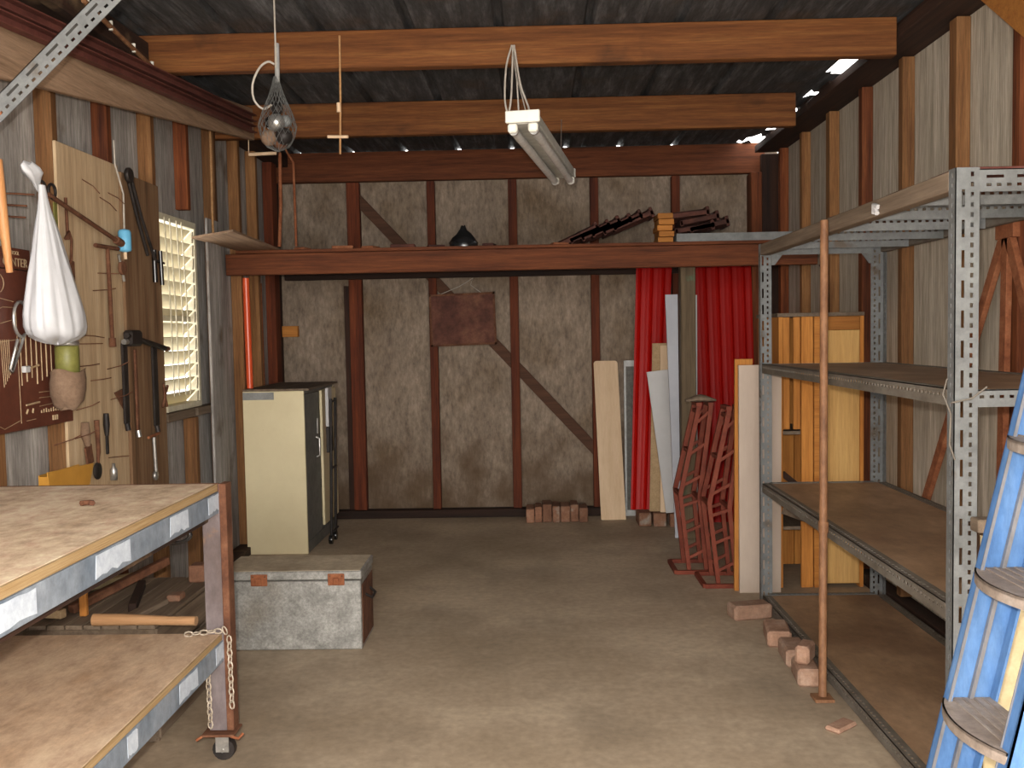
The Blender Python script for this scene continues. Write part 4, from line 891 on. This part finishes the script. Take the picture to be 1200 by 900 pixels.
build(MB().tube([(-1.60, 5.40, 2.40), (-1.44, 5.40, 2.405)], .010, 8).tube([(-1.60, 5.40, 2.40), (-1.605, 5.42, 2.502)], .003, 5), 'pale_stick', CREAMPLANK, label='short pale stick hung under the loft-end purlin near the left wall', cat='stick')

# ================================================================== hanging from the roof
nb = thing('net_bag', 'dark grey net bag of oddments hanging from the roof at left', 'bag', (-.98, 3.72, 2.08))
def netprof(h):
    t = [(0, .005), (.02, .045), (.06, .066), (.10, .074), (.15, .058), (.20, .036), (.25, .018), (.29, .008)]
    for (h0, r0), (h1, r1) in zip(t, t[1:]):
        if h <= h1: return r0 + (r1 - r0) * (h - h0) / (h1 - h0)
    return .008
net = MB(); n = 18; rings = 15
def npnt(k, i):
    h = .29 * i / rings; r = netprof(h) + .001; a = 2 * PI * (k + .5 * (i % 2)) / n
    return V(-.985 + r * math.cos(a), 3.72 + r * math.sin(a), 2.082 + h)
for i in range(rings):
    for k in range(n):
        for dk in ((0, -1) if i % 2 == 0 else (0, 1)):
            a, b_ = npnt(k, i), npnt(k + dk, i + 1)
            dd = (b_ - a)
            if dd.length > .0005: net.tube([a, b_], .0011, 3)
netobj = build(net, 'netting', NET, nb); netobj['kind'] = 'stuff'
for i, (dx, dy, dz, r, m) in enumerate(((-.03, -.02, .05, .032, CANVAS), (.03, -.02, .055, .034, BLACKSTEEL), (0, .03, .05, .036, RUST), (0, -.015, .11, .035, CHROME), (-.028, .01, .115, .026, BLACKPLASTIC), (.03, .01, .12, .024, GREYSHEET), (0, 0, .165, .024, BLACKSTEEL))):
    mb = MB(); rg_ = []
    for j in range(7):
        ph = -PI / 2 + PI * (j + .15) / 6.3
        rg_.append([V(-.985 + dx + r * math.cos(ph) * math.cos(a) * (1 + .2 * noise.noise(V(a, j, i))), 3.72 + dy + r * math.cos(ph) * math.sin(a), 2.082 + dz + r * math.sin(ph)) for a in [2 * PI * k / 10 for k in range(10)]])
    build(mb.loft(rg_), 'contents', m, nb)
build(MB().tube([(-.985, 3.72, 2.37), (-.978, 3.70, 2.50), (-.978, 3.70, 2.695)], .0035, 6), 'cord', CORD, nb)
s_ = build(MB().tube([(-.98, 3.72, 2.35), (-.978, 3.72, 2.50)], .010, 8), 'gathered_neck', TAPE, nb)
build(MB().tube(sm([(-.985, 3.70, 2.415), (-1.01, 3.70, 2.425), (-1.045, 3.70, 2.40), (-1.072, 3.70, 2.34), (-1.068, 3.70, 2.28), (-1.035, 3.70, 2.245), (-1.0, 3.70, 2.26)]), .0045, 6), 'loop', CORD, nb)

rs = thing('rope_with_toggle', 'thin rope with a pale wooden toggle hanging from the purlin', 'rope', (-.82, 4.14, 2.15))
build(MB().tube([(-.815, 4.15, 2.66), (-.818, 4.15, 2.4), (-.826, 4.15, 2.15)], .005, 6), 'cord', ROPE, rs)
build(MB().tube([(-.875, 4.13, 2.222), (-.785, 4.13, 2.22)], .007, 8), 'toggle', CREAMPLANK, rs)
build(MB().tube([(-.826, 4.143, 2.33), (-.826, 4.143, 2.37)], .009, 8), 'knot', CREAMPLANK, rs)

# fluorescent twin lamp
fl = thing('fluorescent_lamp', 'unlit twin-tube white fluorescent lamp hanging from the roof', 'lamp', (.07, 4.1, 2.1))
na, nb_ = V(-.020, 3.50, 2.135), V(.172, 4.72, 2.13)
ax = (nb_ - na).normalized(); sd = ax.cross(V(0, 0, 1)).normalized()
def fbox(a, b_, s0, s1, z0, z1, c=0):
    M = Matrix((sd, ax, V(0, 0, 1))).transposed().to_4x4(); M.translation = na
    return (s0, s1, a, b_, z0, z1, c, M)
L_ = (nb_ - na).length
build(MB().box(*fbox(.012, L_ - .012, -.055, .055, -.012, .03, .003)), 'batten', BATTEN, fl)
build(MB().box(*fbox(-.006, .011, -.064, .064, -.010, .034, .003)), 'end_cap', TUBEWHITE, fl)
build(MB().box(*fbox(L_ - .011, L_ + .006, -.060, .060, -.012, .032, .003)), 'end_cap', BATTEN, fl)
for s_off in (-.038, .038):
    for e in (.006, L_ - .02):
        build(MB().box(*fbox(e - .012, e + .012, s_off - .018, s_off + .018, -.045, -.0125, .006)), 'tube_holder', TUBEWHITE, fl)
    a = na + ax * .02 + sd * s_off + V(0, 0, -.034); b_ = na + ax * (L_ - .03) + sd * s_off + V(0, 0, -.034)
    tb = build(MB().tube([a, b_], .0165, 14), 'tube', GLASSTUBE, fl)
    for q in (a, b_): build(MB().tube([q, q + ax * (.02 if q is a else -.02)], .0175, 14), 'tube_cap', CHROME, tb)
c1 = MB().tube(sm([(-.065, 4.15, 2.60), (-.09, 4.12, 2.50), (-.098, 4.10, 2.36), (-.085, 4.1, 2.30), (-.072, 4.11, 2.36), (-.065, 4.13, 2.48), (-.06, 4.15, 2.60)]), .0045, 6)
c1.tube(sm([(-.055, 4.15, 2.60), (-.03, 4.1, 2.42), (.005, 4.05, 2.30), (-.01, 3.9, 2.22), (-.005, 3.7, 2.17)]), .0045, 6)
c1.tube([(-.06, 4.15, 2.58), (-.045, 4.14, 2.45), (-.04, 4.13, 2.31)], .004, 6)
build(c1, 'power_cord', CORD, fl)
build(MB().tube([(.155, 4.62, 2.161), (.19, 5.425, 2.56)], .0025, 5), 'hanging_wire', CORD, fl)
build(MB().tube([(-.0, 3.64, 2.166), (-.05, 3.9, 2.43), (-.06, 4.16, 2.58)], .0025, 5), 'hanging_wire', CORD, fl)

# bundle along the left wall top
def up_bar(name, p, q, a, b_, m, label, cat):
    return build(MB().bar(p, q, a, b_, c=.003), name, m, label=label, cat=cat)
up_bar('long_plank', (-1.66, 2.55, 2.215), (-1.575, 5.38, 2.565), .03, .175, PLANKBROWN, 'long dusty plank on edge slung below the roof at left', 'plank')
for k, (za, zb, lab) in enumerate(((2.31, 2.505, 'lower of two dark red steel channels slung along the long plank'), (2.355, 2.565, 'upper of two dark red steel channels slung along the long plank'))):
    a, b_ = V(-1.612 + .002 * k, 2.55, za), V(-1.532, 5.24, zb)
    build(MB().bar(a, b_, .006, .040).bar(a + V(.016, 0, .017), b_ + V(.016, 0, .017), .030, .005).bar(a + V(.016, 0, -.017), b_ + V(.016, 0, -.017), .030, .005), 'steel_channel', REDSTEEL, label=lab, cat='steel channel')
up_bar('dark_beam', (-1.70, 3.2, 2.60), (-1.68, 4.15, 2.60), .05, .10, DARK_Y, 'short dark beam under the roof beside the left wall', 'beam')
# slotted angle hanger crossing at top left
hg = angle((-1.52, 2.60, 1.98), (-.78, 2.60, 2.664), V(-.68, 0, .733) * -1, V(0, 1, 0), .058, .04)
hgo = build(hg, 'slotted_hanger', SLOTGREY, label='grey slotted steel strap running diagonally at the top left corner', cat='strap')
build(MB().tube(arc((-1.47, 2.605, 1.985), .02, 0, 2 * PI, 12, 'xz', .6, 1.5)[:-1], .003, 5, closed=True).tube([(-1.47, 2.60, 2.02), (-1.475, 2.6, 2.06)], .005, 6), 'wire_loop', RUSTORANGE, label='small orange wire loop hanging at the lower end of the strap', cat='wire')
gl = thing('festoon_rod', 'dusty rod with pale clips under the roof at left', 'rod', (-1.6, 3.7, 2.5))
r0_, r1_ = V(-1.585, 3.40, 2.57), V(-1.585, 4.02, 2.50)
build(MB().tube([r0_, r1_], .010, 8), 'rod', RUSTPIPE, gl)
for u in (.05, .35, .68, .97):
    p = r0_.lerp(r1_, u); build(MB().tube([p + V(0, 0, -.012), p + V(0, .0, .022)], .008, 8), 'clip', TUBEWHITE, gl)
build(MB().tube(arc((-1.38, 3.1, 2.53), .055, 0, 2 * PI, 24, 'xy', 1.1, 1)[:-1], .005, 6, closed=True), 'wire_ring', CORD, label='pale wire ring hanging under the roof near top left', cat='ring')
build(MB().tube([(-1.745, 3.0, 2.37), (-1.74, 3.0, 2.43), (-1.735, 3.0, 2.48)], [.03, .022, .012], 10), 'rust_bottle', RUSTORANGE, label='reddish rusty canister lump behind the diagonal strap', cat='canister')

# ================================================================== tool wall (left)
tb_ = thing('tool_board', 'dark maroon tool board with gold tool outlines on the left wall', 'tool board', (-1.77, 3.1, 1.04))
build(MB().box(-1.783, -1.773, 2.60, 3.575, 1.045, 1.60, .002), 'panel', TOOLBOARD, tb_)
build(MB().box(-1.783, -1.773, 2.60, 3.31, 1.603, 1.675, .002), 'header_strip', TOOLBOARD, tb_)
ol = MB(); XO = -1.7722
def line(pts, r=.0013): ol.tube([V(XO, y, z) for y, z in pts], r, 4)
for i in range(9):
    y = 3.22 + i * .034; line([(y, 1.38), (y, 1.20 + .012 * (i % 3))], .0022 + .001 * (i % 2))
line([(3.20, 1.47), (3.205, 1.07)]); line([(3.02, 1.47), (3.10, 1.50), (3.19, 1.49)]); line([(3.02, 1.44), (3.12, 1.47), (3.2, 1.47)])
line([(3.02, 1.40), (3.19, 1.43)]); line([(3.05, 1.35), (3.2, 1.36)]); line([(3.0, 1.10), (3.1, 1.06), (3.2, 1.08)])
line([(y, z) for y, z in [(3.09 + .045 * math.cos(a), 1.55 + .035 * math.sin(a)) for a in [2 * PI * k / 14 for k in range(15)]]])
for k in range(5): line([(3.10 + .012 * k, 1.36), (3.11 + .01 * k, 1.20 + .01 * k)])
line([(3.33, 1.17), (3.42, 1.17)]); line([(3.33, 1.15), (3.42, 1.15)]); line([(3.33, 1.12), (3.45, 1.125)])
for k in range(13): line([(3.34 + .017 * k, 1.095), (3.34 + .017 * k, 1.105 + .003 * (k % 3))], .0028)
for k in range(3): line([(3.42 + .015 * k, 1.062), (3.42 + .015 * k, 1.08)], .004)
line([(3.24, 1.075), (3.30, 1.077)]); line([(3.24, 1.10), (3.25, 1.115)], .004); line([(3.28, 1.10), (3.285, 1.115)], .004)
line([(3.24, 1.13), (3.33, 1.135)], .004)
oo = build(ol, 'printed_outlines', OUTLINE, tb_); oo['kind'] = 'stuff'
def text(body, size, mat, parent, M, name='lettering', ext=.0008):
    cu = bpy.data.curves.new('lettering', 'FONT'); cu.body = body; cu.size = size; cu.extrude = ext; cu.align_x = 'LEFT'
    o = bpy.data.objects.new('lettering_tmp', cu); COL.objects.link(o)
    dg = bpy.context.evaluated_depsgraph_get(); me = bpy.data.meshes.new_from_object(o.evaluated_get(dg))
    bpy.data.objects.remove(o)
    me.transform(Matrix.Translation(-WPOS[parent.name]) @ M); me.materials.clear(); me.materials.append(mat)
    ob = bpy.data.objects.new(name, me); COL.objects.link(ob); ob.parent = parent
    WPOS[ob.name] = WPOS[parent.name]
    return ob
R = Matrix(((0, 0, 1), (1, 0, 0), (0, 1, 0))).to_4x4()      # text x -> +Y, y -> +Z, facing +X
text('CENTER', .042, OUTLINE, tb_, Matrix.Translation((XO, 3.135, 1.612)) @ R)
text('TOOL', .018, OUTLINE, tb_, Matrix.Translation((XO, 3.19, 1.652)) @ R)

def hang(name, mat, label, cat, mb): return build(mb, name, mat, label=label, cat=cat)
# plastic bag
bgm = MB(); rings = []
prof = [(0.0, .012), (.04, .016), (.08, .022), (.16, .040), (.24, .058), (.32, .074), (.40, .088), (.45, .097), (.49, .100), (.515, .094), (.53, .072), (.54, .04), (.545, .005)]
for d, r in prof:
    ring = []
    for k in range(72):
        a = 2 * PI * k / 72
        pl = 1 + (.10 * abs(math.sin(5.5 * a + d * 3)) - .05 + .05 * abs(math.sin(11 * a + 1.3 - d * 4)) + .10 * noise.noise(V(math.cos(a) * 2, math.sin(a) * 2, d * 6))) * min(1, d * 6) * (1 - .5 * d)
        cy = 3.235 + .062 * (d / .545)
        ring.append(V(-1.680 + r * pl * math.cos(a) * .85, cy + r * pl * math.sin(a) * 1.25, 1.89 - d + .006 * math.sin(5 * a) * (d > .3)))
    rings.append(ring)
bgm.loft(rings)
pbg = thing('shopping_bag', 'full white plastic shopping bag hanging on the left wall', 'bag', (-1.69, 3.3, 1.34))
build(bgm, 'bag_body', BAGWHITE, pbg)
kn = MB(); rings = []
for i, (h, r) in enumerate(((-.02, .012), (0, .018), (.015, .03), (.03, .045), (.045, .04), (.06, .018))):
    rings.append([V(-1.70 + r * .6 * math.cos(a) * (1 + .25 * math.sin(4 * a)), 3.235 - .8 * h + r * math.sin(a) * (1 + .2 * math.sin(3 * a + 1)), 1.895 + h + .01 * math.sin(2 * a)) for a in [2 * PI * k / 20 for k in range(20)]])
build(kn.loft(rings), 'knotted_handles', BAGWHITE, pbg)
hang('yellow_strap', OLIVE, 'thin yellow-green strap hanging just right of the shopping bag', 'strap', MB().box(-1.775, -1.770, 3.49, 3.515, 1.60, 1.87, .001).box(-1.77, -1.7655, 3.50, 3.53, 1.60, 1.70, .001))
# rusty rod with ring
rr_ = thing('ring_bar', 'long rusty bar with a ring end slanting across the wall', 'bar', (-1.75, 3.7, 1.8))
build(MB().tube([(-1.745, 3.40, 1.885), (-1.745, 3.97, 1.77)], .009, 8), 'bar', RUST, rr_)
build(MB().tube([(-1.745, 3.95, 1.775), (-1.745, 4.0, 1.765)], .017, 8), 'bar_end', RUST, rr_)
for yy_ in (3.36, 3.43):
    build(MB().tube(arc((-1.745, yy_, 1.90), .026, 0, 2 * PI, 16, 'yz')[:-1], .0055, 6, closed=True), 'ring', BLACKSTEEL, rr_)
# T handle tool
tt = thing('tee_handle_tool', 'long rusty T-handled spanner hanging on the pale plywood', 'spanner', (-1.75, 3.9, 1.33))
build(MB().tube([(-1.76, 3.79, 1.738), (-1.76, 4.0, 1.742)], .009, 8), 'tee_handle', RUST, tt)
build(MB().tube([(-1.76, 3.90, 1.735), (-1.76, 3.91, 1.36)], .009, 8), 'shaft', RUST, tt)
build(MB().tube([(-1.76, 3.91, 1.362), (-1.76, 3.912, 1.325)], .015, 8), 'socket', RUST, tt)
# hanging tackle: rods with blocks left of the strap
hang('hanging_tackle', RUST, 'dark rusty hook and link tackle hanging right of the bag', 'hook', MB().tube([(-1.772, 3.585, 1.90), (-1.772, 3.59, 1.74)], .006, 6).tube([(-1.768, 3.56, 1.74), (-1.765, 3.585, 1.77), (-1.768, 3.61, 1.74), (-1.768, 3.60, 1.66), (-1.768, 3.585, 1.60)], .006, 6).box(-1.778, -1.758, 3.575, 3.61, 1.58, 1.66, .004))
# blue float on string
bf = thing('blue_float', 'light blue plastic cylinder hanging on a pale string', 'float', (-1.745, 4.04, 1.72))
build(MB().tube([(-1.76, 4.0, 2.20), (-1.755, 3.99, 2.10), (-1.745, 4.04, 1.98), (-1.745, 4.035, 1.83)], .004, 6), 'string', CORD, bf)
build(MB().lathe((-1.745, 4.035, 1.735), [(.006, -.005), (.024, 0), (.027, .006), (.027, .08), (.022, .09), (.006, .094)], 16), 'cylinder', BLUEPLASTIC, bf)
build(MB().tube([(-1.745, 4.035, 1.73), (-1.745, 4.035, 1.70)], .008, 8), 'toggle', CREAMPLANK, bf)
pu = thing('pulley_block', 'small rusty pulley block hanging below the blue cylinder', 'pulley', (-1.75, 4.0, 1.6))
build(MB().lathe((-1.752, 4.0, 1.66), [(.028, 0), (.03, .003), (.03, .012), (.028, .015)], 14, 'x'), 'cheek', RUST, pu)
build(MB().tube([(-1.748, 3.975, 1.715), (-1.748, 4.0, 1.66), (-1.748, 4.02, 1.605)], .006, 6), 'hook', CHROME, pu)
# long-handled snips
sn = thing('loppers', 'dark long-handled loppers hanging on the brown board', 'loppers', (-1.75, 4.25, 1.6))
build(MB().tube([(-1.765, 4.135, 2.07), (-1.76, 4.20, 1.92), (-1.76, 4.31, 1.74)], .008, 6), 'handle', BLACKSTEEL, sn)
build(MB().tube([(-1.755, 4.145, 2.07), (-1.75, 4.235, 1.9), (-1.75, 4.37, 1.72)], .008, 6), 'handle', BLACKSTEEL, sn)
build(MB().lathe((-1.768, 4.135, 2.075), [(.03, 0), (.034, .004), (.034, .016), (.03, .02)], 12, 'x'), 'pivot', BLACKSTEEL, sn)
hang('small_tool', BLACKPLASTIC, 'dark blue-black handled cutter hanging beside the window top', 'cutter', MB().tube([(-1.755, 4.37, 1.77), (-1.755, 4.375, 1.62)], .012, 8).tube([(-1.745, 4.42, 1.77), (-1.745, 4.43, 1.61)], .010, 8).tube([(-1.75, 4.37, 1.72), (-1.75, 4.47, 1.715)], .007, 6))
hang('broomstick', HANDLE_Z, 'orange wooden tool handle hanging at the left picture edge', 'handle', MB().tube([(-1.745, 3.07, 1.95), (-1.745, 3.10, 1.75), (-1.745, 3.125, 1.585)], [.022, .017, .011], 10))
nlb = MB()
for z, y in ((1.86, 3.2), (1.815, 3.15), (1.775, 3.14)): nlb.tube([(-1.865, y, z), (-1.78, y + .02, z + .002), (-1.70, y + .02, z - .004)], .0035, 5)
build(nlb, 'wall_spikes', RUST, label='three rusty spikes sticking from the wall left of the bag', cat='spike')
# hacksaw like clamp on tool board
gc = thing('caliper', 'grey steel C-shaped caliper hanging on the maroon board', 'caliper', (-1.75, 3.15, 1.3))
build(MB().tube(arc((-1.758, 3.205, 1.43), .05, math.radians(60), math.radians(300), 14, 'yz', .9, 1.2), .006, 6), 'jaw', CHROME, gc)
build(MB().tube([(-1.758, 3.22, 1.375), (-1.758, 3.20, 1.34), (-1.758, 3.135, 1.25), (-1.758, 3.125, 1.26), (-1.758, 3.18, 1.36)], .006, 6), 'grip', CHROME, gc)
ht = thing('small_hammer', 'tiny white-headed tack hammer on the maroon board', 'hammer', (-1.76, 3.25, 1.25))
build(MB().box(-1.771, -1.755, 3.215, 3.25, 1.245, 1.268, .003), 'head', WHITEBOARD, ht)
build(MB().tube([(-1.764, 3.25, 1.258), (-1.764, 3.32, 1.268)], .004, 6), 'handle', TAN, ht)
# tin and pouch
tn = thing('spray_tin', 'olive green tin standing in the canvas pouch', 'tin', (-1.70, 3.42, 1.2))
build(MB().lathe((-1.71, 3.42, 1.18), [(.0, 0), (.042, 0), (.042, .15), (.039, .155), (.0, .155)], 20), 'can', OLIVE, tn)
build(MB().lathe((-1.71, 3.42, 1.336), [(.040, 0), (.043, .002), (.043, .014), (.038, .016)], 20), 'rim', CHROME, tn)
pm = MB(); rings = []
for i, (h, r) in enumerate(((0, .03), (.02, .052), (.06, .062), (.10, .064), (.13, .060), (.14, .062))):
    rings.append([V(-1.708 + r * .95 * math.cos(a), 3.415 + r * 1.12 * math.sin(a) * (1 + .05 * math.sin(5 * a + i)), 1.105 + h + .008 * math.sin(3 * a)) for a in [2 * PI * k / 20 for k in range(20)]])
pm.loft(rings, cap=False); pm.add(rings[0], [list(range(20))[::-1]])
po_ = thing('canvas_pouch', 'dusty brown canvas pouch hanging on the tool board corner', 'pouch', (-1.70, 3.4, 1.1))
build(pm, 'pouch', CANVAS, po_)
build(MB().bar((-1.763, 3.49, 1.27), (-1.70, 3.48, 1.19), .05, .008).box(-1.73, -1.72, 3.49, 3.505, 1.10, 1.25, .002), 'flap', BLACKSTEEL, po_)
# trowels and chisels at the foot of the plywood
def small_tool(name, label, cat, y, z0, z1, w1, w2, mat, hmat, dy=0.0):
    t = thing(name, label, cat, (-1.765, y, z0))
    zm = z0 + (z1 - z0) * .45
    build(MB().bar((-1.77, y + dy, z0), (-1.77, y + dy * .5, zm), .008, w2, up=(0, 1, 0), c=.002), 'blade', mat, t)
    build(MB().tube([(-1.77, y + dy * .5, zm), (-1.77, y, (zm + z1) / 2), (-1.77, y, z1)], [w1 * .6, w1, w1 * .8], 8), 'handle', hmat, t)
    return t
small_tool('brush', 'flat grey-brown brush hanging at the left of the row of small tools', 'brush', 3.66, .86, 1.03, .020, .055, RUST, CANVAS, .03)
sp_ = thing('spoon_trowel', 'dark round-ended trowel, lowest of the small tools', 'trowel', (-1.76, 3.76, .77))
build(MB().lathe((-1.768, 3.745, .825), [(.001, -.004), (.035, -.002), (.035, .003), (.001, .005)], 16, 'x'), 'blade', BLACKSTEEL, sp_)
build(MB().tube([(-1.768, 3.75, .855), (-1.768, 3.76, .90), (-1.768, 3.755, 1.03)], [.006, .009, .011], 8), 'handle', RUST, sp_)
small_tool('chisel', 'dark turned chisel hanging third in the row of small tools', 'chisel', 3.845, .88, 1.05, .014, .018, BLACKSTEEL, BLACKSTEEL)
hang('steel_bottle', CHROME, 'small shiny steel cylinder below the chisel', 'cylinder', MB().lathe((-1.768, 3.89, .765), [(.001, 0), (.015, 0), (.015, .045), (.007, .055), (.007, .07), (.001, .071)], 12))
hang('hinge_plate', RUST, 'triangular rusty plate nailed at the board joint', 'plate', MB().prism([(-1.772, 3.93, 1.13), (-1.772, 4.06, 1.15), (-1.772, 4.07, 1.00)], (.005, 0, 0)))
# bar clamps on the brown board
for i, (y, z0, z1, wd, m, lab) in enumerate(((4.02, .96, 1.34, .05, BLACKSTEEL, 'black bladed clamp, left one on the brown board'), (4.13, .92, 1.31, .022, RUST, 'thin rusty clamp bar, middle one on the brown board'), (4.34, .92, 1.32, .055, BLACKSTEEL, 'wide black clamp, right one beside the window'))):
    t = thing('bar_clamp', lab, 'clamp', (-1.75, y, z0), 'clamps on the brown board')
    build(MB().box(-1.765, -1.755, y - wd / 2, y + wd / 2, z0 + .03, z1, .003), 'bar', m, t)
    build(MB().tube([(-1.76, y, z0 + .03), (-1.755, y, z0)], .012, 8), 'foot', CHROME if i == 1 else m, t)
mc = thing('clamp_head_bar', 'black cross bar with knobs holding the clamps', 'bar', (-1.74, 4.2, 1.33))
build(MB().tube([(-1.74, 4.00, 1.372), (-1.74, 4.42, 1.31)], .013, 8), 'bar', BLACKSTEEL, mc)
build(MB().box(-1.765, -1.725, 4.02, 4.14, 1.325, 1.395, .01), 'head', BLACKSTEEL, mc)
for y, z in ((3.985, 1.345), (4.44, 1.307)): build(MB().tube([(-1.74, y - .012, z), (-1.74, y + .02, z)], .012, 8), 'knob', CHROME if y < 4.2 else RUST, mc)
hang('pliers', RUST, 'rusty pliers hanging at the window edge', 'pliers', MB().tube([(-1.76, 4.44, 1.14), (-1.76, 4.45, 1.08), (-1.76, 4.42, 1.03)], .007, 6).tube([(-1.76, 4.485, 1.13), (-1.76, 4.45, 1.08), (-1.76, 4.47, 1.03)], .007, 6))
sp2 = thing('screw_clamp', 'pale steel screw clamp low on the brown board', 'clamp', (-1.75, 4.3, .72))
build(MB().tube([(-1.76, 4.30, .90), (-1.76, 4.31, .74)], .009, 8), 'screw', CHROME, sp2)
build(MB().tube([(-1.76, 4.24, .905), (-1.76, 4.36, .912)], .007, 8), 'cross_bar', RUSTORANGE, sp2)
build(MB().lathe((-1.768, 4.31, .72), [(.002, 0), (.022, 0), (.022, .012), (.002, .014)], 10, 'x'), 'pad', CHROME, sp2)
# yellow tray
t = thing('yellow_tray', 'orange-yellow plastic tray fixed to the wall behind the bench', 'tray', (-1.76, 3.47, .79))
build(MB().box(-1.782, -1.742, 3.32, 3.62, .79, .795, .001), 'base', YELLOW, t)
build(MB().prism([(-1.742, 3.32, .79), (-1.742, 3.62, .79), (-1.736, 3.645, .87), (-1.736, 3.295, .885)], (-.004, 0, 0)), 'front', YELLOW, t)
build(MB().box(-1.784, -1.781, 3.32, 3.62, .795, .87).box(-1.781, -1.742, 3.318, 3.322, .79, .865).box(-1.781, -1.742, 3.616, 3.62, .79, .865), 'sides', YELLOW, t)
